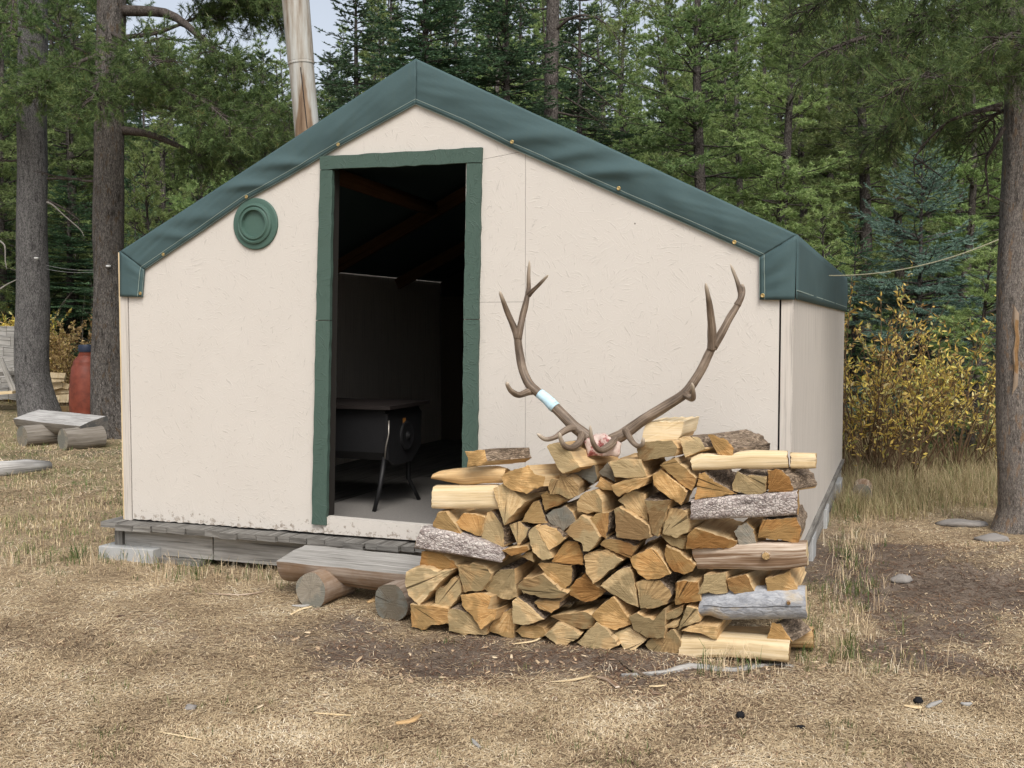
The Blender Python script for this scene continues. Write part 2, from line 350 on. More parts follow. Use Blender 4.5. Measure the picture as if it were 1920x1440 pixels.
M['needle_litter'] = leafm('brown_needle_litter', [(0, (.05, .034, .025)), (.4, (.14, .085, .05)), (.75, (.27, .17, .095)), (1, (.45, .33, .2))], .05, .85, .1)
M['grass'] = leafm('olive_grass_blades', [(0, (.34, .27, .15)), (.4, (.45, .37, .21)), (.75, (.28, .27, .12)), (1, (.15, .20, .07))], .3)
M['grass_green'] = leafm('green_grass_blades', [(0, (.055, .10, .026)), (.5, (.11, .17, .045)), (.8, (.25, .26, .10)), (1, (.42, .36, .19))], .3)
M['chip'] = leafm('wood_chips', [(0, (.10, .07, .05)), (.4, (.30, .22, .15)), (.7, (.52, .39, .24)), (1, (.68, .56, .38))], 0, .85, .1)
M['black_metal'] = plain('black_stove_metal', (.010, .010, .011), .55, .4, nz=.3, bumpd=.002)
M['stove_top'] = plain('rusty_stove_top', (.014, .010, .009), .6, .4, nz=.4)
M['brass'] = plain('brass_grommet', (.55, .40, .17), .3, .5, metal=1)
M['concrete'] = plain('grey_concrete', (.36, .365, .36), .9, .15, nz=.22, bumpd=.004, scale=30)
M['stone'] = plain('grey_stone', (.22, .205, .19), .9, .15, nz=.3, bumpd=.012, scale=9)
M['charcoal'] = plain('charcoal', (.008, .008, .009), .8, .2, nz=.4, bumpd=.004)
M['rope'] = plain('pale_rope', (.34, .33, .23), .9, .1, nz=.5, scale=60)
M['wire'] = plain('grey_wire', (.25, .25, .25), .6, .3)
M['white_ceramic'] = plain('white_insulator', (.75, .75, .73), .3, .5)
M['bluecap'] = plain('dark_blue_lid', (.018, .028, .055), .5, .4, nz=.2)
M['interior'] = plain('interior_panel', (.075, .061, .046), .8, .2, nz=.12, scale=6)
M['floor'] = grainwood('floor_boards', (.05, .048, .045), (.10, .096, .09), (.16, .155, .145), .6)
M['mat'] = plain('speckled_floor_mat', (.20, .19, .178), .95, .1, nz=.35, scale=110)
def m_canvas():
    t = NT('green_canvas', .78, .18); o = t.obj(); uv = t.uv()
    n = t.noise(o, 3.0, 5, .6); c = t.mix(n, (.050, .085, .090), (.062, .102, .106))
    w = t.noise(t.map(o, (700, 700, 700)), 1.0, 1); c = t.mix(t.math('MULTIPLY', w, .18), c, (.08, .12, .12))
    st = t.ramp(t.noise(t.map(uv, (40, 1.2, 1)), 1.0, 3), [(.5, (0, 0, 0)), (.75, (1, 1, 1))]); c = t.mix(t.math('MULTIPLY', st, .25), c, (.07, .10, .09))
    t.col(c); t.bump(t.math('ADD', t.noise(o, 14, 5), t.math('MULTIPLY', w, .06)), .004, .5); return t.m
M['canvas'] = m_canvas()
M['stitch'] = plain('pale_stitching', (.24, .30, .27), .8, .2)
M['hem'] = plain('canvas_hem', (.050, .088, .09), .6, .3, nz=.15)
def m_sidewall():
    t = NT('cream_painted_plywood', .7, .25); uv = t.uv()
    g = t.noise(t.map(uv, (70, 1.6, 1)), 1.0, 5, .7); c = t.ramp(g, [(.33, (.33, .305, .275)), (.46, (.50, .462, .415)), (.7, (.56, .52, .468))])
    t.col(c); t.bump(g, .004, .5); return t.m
M['sidewall'] = m_sidewall()
def m_antler():
    t = NT('antler_bone', .5, .35); uv = t.uv(); g = t.noise(t.map(uv, (5, 130, 1)), 1.0, 5, .65)
    b = t.noise(t.obj(), 8, 4, .6)
    c = t.ramp(t.math('ADD', t.math('MULTIPLY', g, .65), t.math('MULTIPLY', b, .4)), [(.36, (.045, .031, .021)), (.52, (.14, .102, .072)), (.70, (.32, .25, .185))])
    tip = t.ramp(t.attr('tip'), [(.72, (0, 0, 0)), (1.0, (.8, .8, .8))]); c = t.mix(tip, c, (.55, .47, .37))
    t.col(c); t.bump(g, .003, .8); return t.m
M['antler'] = m_antler()
def m_skull():
    t = NT('raw_skull_plate', .4, .5); n = t.noise(t.obj(), 22, 4, .65)
    t.col(t.ramp(n, [(.34, (.13, .02, .018)), (.43, (.30, .10, .09)), (.49, (.52, .39, .34)), (.7, (.60, .51, .45))])); t.bump(n, .006, .6); return t.m
M['skull'] = m_skull()
M['tape'] = plain('pale_blue_tape', (.47, .66, .76), .6, .3, nz=.12, bumpd=.002, scale=60)
def m_pipe():
    t = NT('weathered_stovepipe', .6, .4); uv = t.uv(); o = t.obj()
    n = t.noise(t.map(o, (22, 22, 2.2)), 1.0, 5, .65); c = t.ramp(n, [(.32, (.16, .115, .075)), (.46, (.30, .27, .225)), (.62, (.40, .395, .365)), (.8, (.46, .47, .45))])
    sep = t.n('ShaderNodeSeparateXYZ', {'Vector': o})
    w = t.math('ADD', t.math('ADD', sep.outputs[2], t.math('MULTIPLY', t.math('ABSOLUTE', t.math('ADD', sep.outputs[0], .01)), 6.0)), t.math('MULTIPLY', n, .25))
    rf = t.ramp(w, [(.0, (1, 1, 1)), (.55, (1, 1, 1)), (.62, (0, 0, 0))]); c = t.mix(t.math('MULTIPLY', rf, .9), c, t.ramp(n, [(.3, (.09, .05, .025)), (.7, (.26, .16, .08))]))
    t.col(c); t.bump(n, .004, .5); return t.m
M['pipe'] = m_pipe()
def m_barrel():
    t = NT('red_plastic_barrel', .5, .35); n = t.noise(t.obj(), 7, 5, .6)
    t.col(t.ramp(n, [(.3, (.11, .026, .014)), (.55, (.195, .045, .025)), (.8, (.25, .08, .05))])); t.bump(n, .01, .25); return t.m
M['barrel'] = m_barrel()
def m_ground():
    t = NT('dry_ground', .95, .08); o = t.obj(); d = t.attr('dirt')
    n = t.noise(o, 6, 8, .7); f = t.noise(o, 60, 6, .75); f2 = t.noise(t.map(o, (150, 40, 1)), 1.0, 3, .7)
    straw = t.ramp(t.math('ADD', t.math('MULTIPLY', f, .55), t.math('MULTIPLY', f2, .5)), [(.34, (.115, .083, .053)), (.48, (.265, .20, .128)), (.66, (.45, .358, .232))])
    so = t.ramp(t.math('ADD', t.math('MULTIPLY', n, .4), t.math('MULTIPLY', f, .6)), [(.34, (.07, .055, .044)), (.5, (.16, .125, .097)), (.68, (.28, .225, .178))])
    k = t.ramp(t.math('ADD', d, t.math('MULTIPLY', t.math('SUBTRACT', n, .5), .9)), [(.35, (0, 0, 0)), (.65, (1, 1, 1))])
    c = t.mix(k, straw, so)
    far = t.attr('green'); gn = t.noise(o, 1.3, 6, .65)
    c = t.mix(t.math('MULTIPLY', far, t.ramp(gn, [(.4, (.35,) * 3), (.6, (1, 1, 1))])), c, t.ramp(f, [(.35, (.075, .09, .035)), (.65, (.21, .20, .09))]))
    c = t.mix(t.attr('floor'), c, t.ramp(f, [(.35, (.022, .032, .014)), (.65, (.075, .085, .04))]))
    t.col(c); t.bump(t.math('ADD', f, t.math('MULTIPLY', n, .5)), .02, .8); return t.m
M['ground'] = m_ground()
# ================================================================== ground sheet
def axis_pts(lo, hi, near0, near1, step):
    a = list(np.arange(near0, near1, step)); x, s = near1, step
    while x < hi: a.append(x); s *= 1.18; x += s
    x, s = near0 - step, step
    while x > lo: a.insert(0, x); s *= 1.18; x -= s
    return np.array(sorted(set([lo] + a + [hi])))
def build_ground():
    xs, ys = axis_pts(-160, 160, -5.5, 5.5, .07), axis_pts(-40, 220, 2.6, 13.0, .07)
    V = []; D = []; Gn = []; Fl = []
    for y in ys:
        for x in xs:
            z = gz(x, y); 
            if abs(x) < 7 and 2 < y < 14: z += .006 * mnoise.noise((x * 9, y * 9, 0)) + .004 * mnoise.noise((x * 25, y * 25, 0))
            V.append((x, y, z)); D.append(dirt(x, y)); Fl.append(max(0, min(1, (y - 22 + 2 * mnoise.noise((x * .3, y * .3, 0))) / 4))); Gn.append(max(0, min(1, (y - 8.2) / 3)) * (.75 if x > 0 else .6))
    nx, ny = len(xs), len(ys); i = np.arange(nx * ny).reshape(ny, nx)
    q = np.stack([i[:-1, :-1], i[:-1, 1:], i[1:, 1:], i[1:, :-1]], -1).reshape(-1, 4)
    o = bigmesh('ground', V, quads=q, mats=[M['ground']], smooth=True)
    for nm, dat in (('dirt', D), ('green', Gn), ('floor', Fl)):
        at = o.data.attributes.new(nm, 'FLOAT', 'POINT'); at.data.foreach_set('value', np.array(dat, np.float32))
    o['kind'] = 'structure'
build_ground()
# ================================================================== the hut
AH = R(20.1)
EX = np.array([math.cos(AH), -math.sin(AH), 0]); NI = np.array([math.sin(AH), math.cos(AH), 0]); EZ = np.array([0, 0, 1.0])
FL = np.array([-2.545, 6.956, 0.0])
def fp(px, py, d=0.0): return on_plane(px, py, FL + NI * d, NI)
def sz(p): q = np.asarray(p) - FL; return float(np.dot(q, EX)), float(q[2])
def hp(s, d, z): return FL + EX * s + NI * d + EZ * z
W = sz(fp(1486, 700))[0]
DEP = 5.1
s_, z_ = sz(fp(241, 972)); ZB = z_            # bottom of the wall panels
ZF = 0.285                                    # floor
sr, zr = sz(fp(780, 118, -.03)); sl0, zl0 = sz(fp(226, 471, -.02)); sr1, zr1 = sz(fp(1494, 440, -.02))
hut = thing('tent_cabin', 'cream painted wooden tent cabin with dark green canvas roof and open doorway', 'cabin', hp(W / 2, 0, 0))
def roofz(s):
    return zl0 + (zr - zl0) * (s - sl0) / (sr - sl0) if s < sr else zr + (zr1 - zr) * (s - sr) / (sr1 - sr)
# door opening, from the photo's leaning jambs
DOI = [sz(fp(622, 317)), sz(fp(874, 305)), sz(fp(866, 985)), sz(fp(612, 970))]
def fpoly(pts, d): return [hp(s, d, z) for s, z in pts]
def ragged(s0, s1, z, amp, n):
    return [(s0 + (s1 - s0) * i / n, z + (mnoise.noise((i * .9, s0, 1)) * amp + (random.uniform(-.5, .5) * amp if 0 < i < n else 0))) for i in range(n + 1)]
w = MB(); T = .016
sj = sz(fp(985, 560))[0]; zj = sz(fp(985, 566))[1]; zj2 = sz(fp(985, 283))[1]; G = .0008
dl_t, dr_t, dr_b, dl_b = DOI
sb0 = sz(fp(243, 700))[0]; sb1 = sz(fp(1462, 700))[0]
def topline(s0, s1):
    pts = [s0] + ([sr] if s0 < sr < s1 else []) + [s1]
    return [(s, roofz(s) - .035) for s in pts]
# left of the door, above it, right of it up to the joint, then the big right sheet
w.prism(fpoly(ragged(sb0 + .004, dl_b[0], ZB, .006, 60) + [dl_t] + topline(sb0 + .004, dl_t[0])[::-1], 0), NI * T, 0, 1, EX)
w.prism(fpoly([dl_t, dr_t] + topline(dl_t[0], dr_t[0])[::-1], 0), NI * T, 0, 1, EX)
w.prism(fpoly([dr_b, (sj - G, ZB), (sj - G, zj - G), (dr_b[0] + (dr_t[0] - dr_b[0]) * .62, zj - G)], 0), NI * T, 0, 1, EX)
w.prism(fpoly([(dr_b[0] + (dr_t[0] - dr_b[0]) * .62, zj + G), (sj - G, zj + G), (sj - G, zj2 - G), dr_t], 0), NI * T, 0, 1, EX)
w.prism(fpoly([(dr_t[0], dr_t[1] + 2 * G), (sj - G, zj2 + G)] + topline(dr_t[0], sj - G)[::-1], 0), NI * T, 0, 1, EX)
w.prism(fpoly([(sj + G, ZB), (sb1 - .006, ZB)] + topline(sj + G, sb1 - .006)[::-1], 0), NI * T, 0, 1, EX)
w.build('front_wall', [M['osb'], M['gap']], hut)
# dark sheathing behind the joints, and the corner boards
w = MB()
w.prism(fpoly([(0.02, ZB + .01), (dl_b[0] - .01, ZB + .01), (dl_t[0] - .01, dl_t[1])] + topline(.02, dl_t[0] - .01)[::-1], .018), NI * .02, 0, 0, EX)
w.prism(fpoly([(dr_b[0] + .01, ZB + .01), (W - .02, ZB + .01)] + [(s, z - .01) for s, z in topline(dr_t[0] + .01, W - .02)[::-1]] + [(dr_t[0] + .01, dr_t[1])], .018), NI * .02, 0, 0, EX)
w.build('wall_backing', [M['gap']], hut)
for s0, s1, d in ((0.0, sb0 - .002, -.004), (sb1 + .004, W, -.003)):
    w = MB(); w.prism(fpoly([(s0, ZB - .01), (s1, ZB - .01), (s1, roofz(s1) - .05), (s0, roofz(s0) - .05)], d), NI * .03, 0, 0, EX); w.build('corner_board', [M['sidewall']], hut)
w = MB(); w.prism(fpoly([(-.022, ZB - .02), (-.003, ZB - .02), (-.003, 2.0), (-.022, 2.0)], .01), NI * .06, 0, 0, EZ); w.build('corner_board', [M['split_pale']], hut)
# side and back walls; cream outside, dull inside
def slab(name, corners, th, mats, parent=hut, uvx=None):
    w = MB(); w.prism(corners, th, 0, 0, uvx); return w.build(name, mats, parent)
zs = zr1 - .004
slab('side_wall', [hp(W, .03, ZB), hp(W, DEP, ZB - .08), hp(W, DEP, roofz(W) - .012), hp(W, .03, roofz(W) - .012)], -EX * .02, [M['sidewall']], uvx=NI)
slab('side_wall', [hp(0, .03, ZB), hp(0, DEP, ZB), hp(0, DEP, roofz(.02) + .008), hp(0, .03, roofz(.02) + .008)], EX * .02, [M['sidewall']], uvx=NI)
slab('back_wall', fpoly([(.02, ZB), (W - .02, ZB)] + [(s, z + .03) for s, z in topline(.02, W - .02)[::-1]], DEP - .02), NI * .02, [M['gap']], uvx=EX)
# interior: lower panels with studs
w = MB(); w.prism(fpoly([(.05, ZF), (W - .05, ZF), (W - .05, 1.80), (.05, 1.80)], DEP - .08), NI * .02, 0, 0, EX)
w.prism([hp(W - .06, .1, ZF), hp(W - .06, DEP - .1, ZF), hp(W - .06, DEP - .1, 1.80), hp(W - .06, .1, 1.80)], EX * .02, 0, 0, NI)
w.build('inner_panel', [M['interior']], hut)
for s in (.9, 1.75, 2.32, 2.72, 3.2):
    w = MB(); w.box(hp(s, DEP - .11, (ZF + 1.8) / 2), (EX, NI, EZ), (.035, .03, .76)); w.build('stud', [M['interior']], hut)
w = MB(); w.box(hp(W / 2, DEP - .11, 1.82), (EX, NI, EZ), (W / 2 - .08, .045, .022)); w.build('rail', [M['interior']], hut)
for d in (2.3, 3.8):
    for a, b in ((sl0 + .1, sr), (sr, sr1 - .1)):
        p, q = hp(a, d, roofz(a) - .12), hp(b, d, roofz(b) - .12); ax = unit(q - p); up = unit(np.cross(ax, NI)); 
        w = MB(); w.box((p + q) / 2, (ax, NI, up), (np.linalg.norm(q - p) / 2, .02, .05)); w.build('rafter', [M['rafter']], hut)
w = MB(); p, q = atY(630, 330, 7.2), atY(810, 392, 8.0); w.tube([p, (p + q) / 2, q], .055, 12, 0); w.build('rafter', [M['rafter']], hut, smooth=True)
w = MB(); w.box(hp(sr, DEP / 2, zr - .12), (NI, EX, EZ), (DEP / 2 - .05, .025, .06)); w.build('ridge_pole', [M['rafter']], hut)
# floor deck: plank ends show under the wall
w = MB(); s = -.10
while s < W + .02:
    wd = random.choice((.088, .137, .137, .14, .12)); off = random.uniform(-.025, .02)
    if s + wd > W + .03: wd = W + .012 - s
    if wd < .03: break
    w.box(hp(s + wd / 2, DEP / 2 - .10 + off, ZB - .030 + random.uniform(-.004, .004)), (NI, EX, EZ), (DEP / 2 + .02, wd / 2 - .003, .018), jit=.003); s += wd
w.build('deck', [M['wood_deck']], hut)
w = MB(); w.box(hp(W / 2, DEP / 2, ZF - .012), (NI, EX, EZ), (DEP / 2 - .06, W / 2 - .05, .010)); w.build('floor', [M['floor']], hut)
w = MB(); w.box(hp(1.95, 1.25, ZF + .006), (EX, NI, EZ), (.85, .95, .006)); w.build('floor_mat', [M['mat']], hut)
# rim beams under the deck
a = sz(fp(236, 1010, -.02))[0]; b = sz(fp(401, 1010, -.02))[0]
zt = ZB - .05; zb = sz(fp(400, 1049, -.02))[1]
for s0, s1, dd, n in ((a, b - .003, -.03, 'wood_grey'), (b + .003, W - .06, -.022, 'wood_grey')):
    w = MB(); w.box(hp((s0 + s1) / 2, dd + .02, (zt + zb) / 2), (EX, NI, EZ), ((s1 - s0) / 2, .02, (zt - zb) / 2), jit=.002); w.build('rim_beam', [M[n]], hut)
w = MB(); w.box(hp(a - .035, .0, (zt + zb) / 2 - .01), (EX, NI, EZ), (.03, .05, (zt - zb) / 2 + .01)); w.build('corner_post', [M['wood_deck']], hut)
for s0, tl in ((.02, 0), (W - .028, -.08)):
    w = MB(); p, q = hp(s0, .05, (zt + zb) / 2 + .005), hp(s0, DEP, (zt + zb) / 2 + .005 + tl); ax = unit(q - p)
    w.box((p + q) / 2, (ax, EX, unit(np.cross(ax, EX)) * -1), (np.linalg.norm(q - p) / 2, .025, (zt - zb) / 2 - .01)); w.build('side_beam', [M['wood_grey']], hut)
w = MB(); w.box(hp(a + .25, -.0, zb - .022), (EX, NI, EZ), (.36, .07, .018), jit=.003); w.build('skid', [M['wood_deck']], hut)
# threshold board
p = [sz(fp(606, 968)), sz(fp(812, 986)), (sz(fp(900, 1000))[0], sz(fp(812, 986))[1]), (sz(fp(900, 1000))[0], ZB + .001), (sz(fp(610, 990))[0], ZB + .001)]
w = MB(); w.prism(fpoly(p, -.012), NI * .06, 0, 0, EX); w.build('threshold', [M['osb']], hut)
# door frame
df = MB(); dfo = None
OUT = {'l': [(600, 291), (622, 317), (612, 986), (584, 984)], 'r': [(874, 317), (902, 305), (890, 1000), (864, 998)], 't': [(599, 293), (903, 276), (902, 304.5), (600, 318)]}
def jag(poly, per=.05, amp=.003):
    out = []
    for i in range(len(poly)):
        a, b = np.array(poly[i]), np.array(poly[(i + 1) % len(poly)]); n = max(1, int(np.linalg.norm(b - a) / per))
        for k in range(n):
            q = a + (b - a) * k / n; out.append(tuple(q + (np.array([random.uniform(-amp, amp), random.uniform(-amp, amp)]) if k else 0)))
    return out
def board(key, name, d, parent, cut=None):
    w = MB(); w.prism(fpoly(jag([sz(fp(x, y, d)) for x, y in OUT[key]]), d), NI * (.028 - 0), 0, 0, EX); return w.build(name, [M['osb_green']], parent)
OUT['l'] = [(600, 319), (623, 319), (618, 600), (592, 600)]; OUT['l2'] = [(592, 601.5), (618, 601.5), (611.5, 985), (584, 983)]
OUT['r'] = [(875, 306), (902, 306), (897, 598), (869, 598)]; OUT['r2'] = [(869, 599.5), (897, 599.5), (892, 1000), (865, 998)]
fr = thing('door_frame', None, None, np.zeros(3)); fr.parent = hut; fr.location = [0, 0, 0]
board('t', 'head_board', -.025, fr)
for k, d in (('l', -.022), ('l2', -.0235), ('r', -.022), ('r2', -.0235)): board(k, 'jamb_board', d, fr)
# inner jambs (door thickness seen at the sides)
for (p0, p1) in ((DOI[0], DOI[3]), (DOI[1], DOI[2])):
    sgn = -1 if p0 is DOI[0] else 1
    w = MB(); w.prism([hp(p0[0] + sgn * .002, .004, p0[1]), hp(p1[0] + sgn * .002, .004, p1[1]), hp(p1[0] + sgn * .002, .1, p1[1]), hp(p0[0] + sgn * .002, .1, p0[1])], EX * sgn * .018, 0, 0, EZ); w.build('door_lining', [M['gap']], fr)
# round vent
c = fp(480.5, 420, 0); sv, zv = sz(c); pr = float(np.linalg.norm(fp(522, 420) - c)); 
w = MB(); k = pr
w.lathe(hp(sv, 0, zv), [(k, 0), (k, .012), (k * .97, .016), (k * .80, .018), (k * .77, .030), (k * .70, .034), (k * .66, .026), (k * .62, .030), (k * .60, .036), (k * .53, .036), (k * .51, .012), (.001, .012)], 48, 0, (EX, EZ, -NI))
w.build('vent', [plain('green_painted_vent', (.060, .112, .090), .55, .3, nz=.12, bumpd=.002, scale=60)], hut, angle=35)
# ---- canvas roof: two slopes, eave valances and the gable valance with folds
roof = thing('canvas_roof', None, None, np.zeros(3)); roof.parent = hut
def sheet(name, rows, mats, parent, th=.004, two=False):
    """rows: grid of 3D points"""
    nr, nc = len(rows), len(rows[0]); w = MB()
    vs = [p for r in rows for p in r]; fs = []; uv = []
    L = [0]
    for j in range(1, nc): L.append(L[-1] + float(np.linalg.norm(rows[0][j] - rows[0][j - 1])))
    for i in range(nr - 1):
        for j in range(nc - 1):
            fs.append((i * nc + j, i * nc + j + 1, (i + 1) * nc + j + 1, (i + 1) * nc + j))
            uv.append([(L[j], i / (nr - 1)), (L[j + 1], i / (nr - 1)), (L[j + 1], (i + 1) / (nr - 1)), (L[j], (i + 1) / (nr - 1))])
    w.add(vs, fs, 0, uv); o = w.build(name, mats, parent, smooth=True)
    md = o.modifiers.new('thickness', 'SOLIDIFY'); md.thickness = th; md.offset = 0; return o
FD = -.02
def slope_rows(sa, sb):
    rows = []
    for i in range(21):
        s = sa + (sb - sa) * i / 20; row = []
        for j in range(25):
            d = FD + (DEP + .06 - FD) * j / 24
            sag = -.02 * math.sin(math.pi * i / 20) * abs(math.sin(math.pi * (d - .0) / 1.25)) if 0 < j else 0
            row.append(hp(s, d, roofz(s) + sag))
        rows.append(row)
    return rows
sheet('roof_slope', slope_rows(sl0, sr), [M['canvas']], roof); sheet('roof_slope', slope_rows(sr, sr1), [M['canvas']], roof)
# unseen canvas flap added at the back gable to stop light leaking inside
sheet('gable_light_block', [[hp(s, DEP + .055, roofz(s) + .0 - .16 * i / 3) for s in np.linspace(sl0, sr1, 41)] for i in range(4)], [M['canvas']], roof)
# eave valances
zv0 = sz(fp(1480, 561, FD))[1]
rows = []
for i in range(9):
    rows.append([hp(sr1 + .001 + .010 * min(1, j / 6) * math.sin(math.pi * i / 8) * (1 + mnoise.noise((j * .5, i * .3, 0))), FD + (DEP + .05 - FD) * j / 40, zr1 + (zv0 - zr1) * i / 8) for j in range(41)])
sheet('eave_valance', rows, [M['canvas']], roof)
w = MB()
for zz in (.045,):
    q0, q1 = hp(sr1 + .004, FD, zv0 + zz), hp(sr1 + .006, DEP, zv0 + zz); ax = unit(q1 - q0)
    w.box((q0 + q1) / 2, (ax, EX, EZ), (np.linalg.norm(q1 - q0) / 2, .003, .0025))
w.build('stitching', [M['stitch']], roof)
zl1 = sz(fp(228, 556, FD))[1]
sheet('eave_valance', [[hp(sl0 - .008, FD + (DEP - FD) * j / 20, zl0 + (zl1 - zl0) * i / 4) for j in range(21)] for i in range(5)], [M['canvas']], roof)
# gable valance
def poly_at(pts, n):
    P = np.array(pts, float); L = np.concatenate([[0], np.cumsum(np.linalg.norm(np.diff(P, axis=0), axis=1))]); t = np.linspace(0, L[-1], n)
    return np.stack([np.interp(t, L, P[:, 0]), np.interp(t, L, P[:, 1])], 1)
def climb(rows, j, dist):
    i = len(rows) - 1; p = rows[i][j]
    while i > 0:
        q = rows[i - 1][j]; l = float(np.linalg.norm(q - p))
        if l >= dist: return p + (q - p) * dist / l
        dist -= l; p = q; i -= 1
    return p
def gable(top, hem, n, folds, name='gable_valance', amp=.8, nv=17):
    A, B = poly_at(top, n), poly_at(hem, n); rows = []; hemrow = []
    for i in range(nv):
        v = i / (nv - 1); row = []
        for j in range(n):
            x = A[j] * (1 - v) + B[j] * v; u = j / (n - 1)
            off = .014 * math.sin(math.pi * v) * (1 + .6 * mnoise.noise((u * 7, v * 1.5, len(folds))))
            for (u0, sl, wd, h) in folds:
                q = (u - u0 - sl * .7 * (v - .8)) / (wd * .8 * (1.25 - .6 * v)); off += h * .85 * math.exp(-q * q) * math.sin(math.pi * min(1, v * .92 + .06)) ** .8
            off += .006 * mnoise.noise((u * 22 + v * 9, v * 3, 2.2)) * math.sin(math.pi * v)
            d = FD - off * amp + .010 * v
            row.append(fp(x[0], x[1], d))
        rows.append(row)
    o = sheet(name, rows, [M['canvas']], roof)
    r0 = int(nv * .80); lo, hi = [], []
    # hem band just proud of the sheet, with a line of stitching
    w = MB(); hb = rows[-1]; ht = [climb(rows, j, .031) for j in range(n)]
    pr = -NI * .007; pr2 = -NI * .009
    vs = [p + pr for p in hb] + [p + pr for p in ht]; w.add(vs, [(j, j + 1, n + j + 1, n + j) for j in range(n - 1)], 0)
    a_ = [b_ + (t_ - b_) * .88 for b_, t_ in zip(hb, ht)]; c_ = [b_ + (t_ - b_) * 1.0 for b_, t_ in zip(hb, ht)]
    w.add([p + pr2 for p in a_] + [p + pr2 for p in c_], [(j, j + 1, n + j + 1, n + j) for j in range(n - 1)], 1)
    a_ = [b_ + (t_ - b_) * .0 for b_, t_ in zip(hb, ht)]; c_ = [b_ + (t_ - b_) * .07 for b_, t_ in zip(hb, ht)]
    w.add([p + pr2 for p in a_] + [p + pr2 for p in c_], [(j, j + 1, n + j + 1, n + j) for j in range(n - 1)], 1)
    h = w.build('hem', [M['hem'], M['stitch']], roof, smooth=True); h.modifiers.new('thickness', 'SOLIDIFY').thickness = .001
    return o
gable([(226, 471), (300, 423), (420, 345), (500, 293), (600, 227), (690, 168), (780, 110)], [(272, 506), (306, 483), (385, 430), (462, 376), (540, 333), (634, 277), (780, 196)], 150,
      [(.16, .10, .03, .018), (.27, .16, .05, .022), (.45, .20, .035, .030), (.58, .22, .04, .032), (.70, -.10, .06, .02), (.90, .05, .06, .012)])
gable([(780, 110), (890, 161), (1000, 212), (1100, 257), (1240, 322), (1360, 378), (1493, 440)], [(780, 196), (870, 234), (957, 277), (1060, 322), (1160, 366), (1270, 413), (1380, 462), (1424, 482)], 170,
      [(.06, -.12, .05, .018), (.28, -.24, .05, .030), (.40, -.18, .035, .028), (.50, -.22, .04, .036), (.62, .08, .05, .018), (.74, .1, .06, .022), (.88, .10, .045, .018)])
gable([(225, 471), (225, 556)], [(272, 506), (268, 557)], 14, [(.3, .3, .2, .012)], nv=10)
gable([(1494, 440), (1490, 562)], [(1424, 483), (1424, 562)], 14, [(.35, .4, .2, .016), (.7, .4, .15, .01)], nv=10)
for x, y in ((306, 477), (462, 369), (634, 271), (960, 266), (1160, 353), (1377, 454), (263, 550), (1430, 554)):
    w = MB(); w.lathe(fp(x, y, FD - .012), [(.006, 0), (.0105, 0), (.0112, .002), (.009, .004), (.006, .002)], 16, 0, (EX, EZ, -NI)); w.build('grommet', [M['brass']], roof, smooth=True)
# stovepipe rising behind the left slope
pa, pb = atY(577, 262, 7.75), atY(549, -60, 7.75); ax = unit(pb - pa); L = float(np.linalg.norm(pb - pa)); pj = atY(563, 122, 7.75); lj = float(np.dot(pj - pa, ax))
e1 = unit(np.cross(ax, [0, 1, 0])); e2 = np.cross(ax, e1)
pipe = thing('stovepipe', None, None, np.zeros(3)); pipe.parent = hut; pipe.location = [float(c) for c in pa - np.array(hut.location)]
w = MB(); w.lathe(pa - ax * .35, [(.088, 0), (.089, lj + .35), (.094, lj + .352), (.0945, lj + .366), (.092, lj + .37)], 28, 0, (e1, e2, ax)); w.build('pipe_section', [M['pipe']], pipe, angle=40)
w = MB(); w.lathe(pa + ax * (lj + .02), [(.0945, 0), (.0985, L * .6), (.101, L - lj)], 28, 0, (e1, e2, ax)); w.build('pipe_section', [M['pipe']], pipe, angle=40)
w = MB(); q = pa + e1 * .02 - e2 * .0
s0 = atY(576, 240, 7.66); s1 = atY(563.5, 126, 7.66); w.tube([s0, s1], .0035, 6); w.build('seam', [M['stove_top']], pipe)
# ------------------------------------------------------------------ wood stove inside
st = thing('wood_stove', 'black steel wood stove on thin legs inside the doorway', 'stove', hp(1.35, .75, ZF))
d0 = .62
def shz(px, py, d): return sz(fp(px, py, d))
sR, zT = shz(722, 768, d0); zBt = shz(700, 866, d0)[1]; sL = sR - .86
w = MB(); w.prism([hp(sL, d0 + .02, zBt + .06), hp(sL, d0, zT), hp(sL, d0 + .52, zT), hp(sL, d0 + .52, zBt + .06), hp(sL, d0 + .42, zBt), hp(sL, d0 + .10, zBt)], EX * .86, 0, 0, EX)
w.build('firebox', [M['black_metal']], st)
w = MB(); w.box(hp((sL + sR) / 2 + .02, d0 + .26, zT + .014), (EX, NI, EZ), (.47, .31, .012)); w.build('top_plate', [M['stove_top']], st)
w = MB(); w.prism([hp(sR + .002, d0 + .0, zBt + .02), hp(sR + .002, d0 - .01, zT - .03), hp(sR + .002, d0 + .09, zT), hp(sR + .002, d0 + .45, zT), hp(sR + .002, d0 + .52, zT - .05), hp(sR + .002, d0 + .5, zBt + .06), hp(sR + .002, d0 + .36, zBt - .03), hp(sR + .002, d0 + .1, zBt - .03)], EX * .02, 0, 0, NI); w.build('door_plate', [M['black_metal']], st)
w = MB(); w.lathe(hp(sR + .022, d0 + .27, (zT + zBt) / 2 - .02), [(.10, 0), (.10, .012), (.09, .016), (.07, .010), (.03, .012), (.012, .03), (.001, .03)], 24, 0, (NI, EZ, EX)); w.build('draft_dial', [M['black_metal']], st, angle=35)
w = MB(); w.box(hp(sR + .0235, d0 + .24, zT - .10), (NI, EZ, EX), (.02, .026, .001)); w.build('label_plate', [plain('orange_label', (.30, .13, .03), .6)], st)
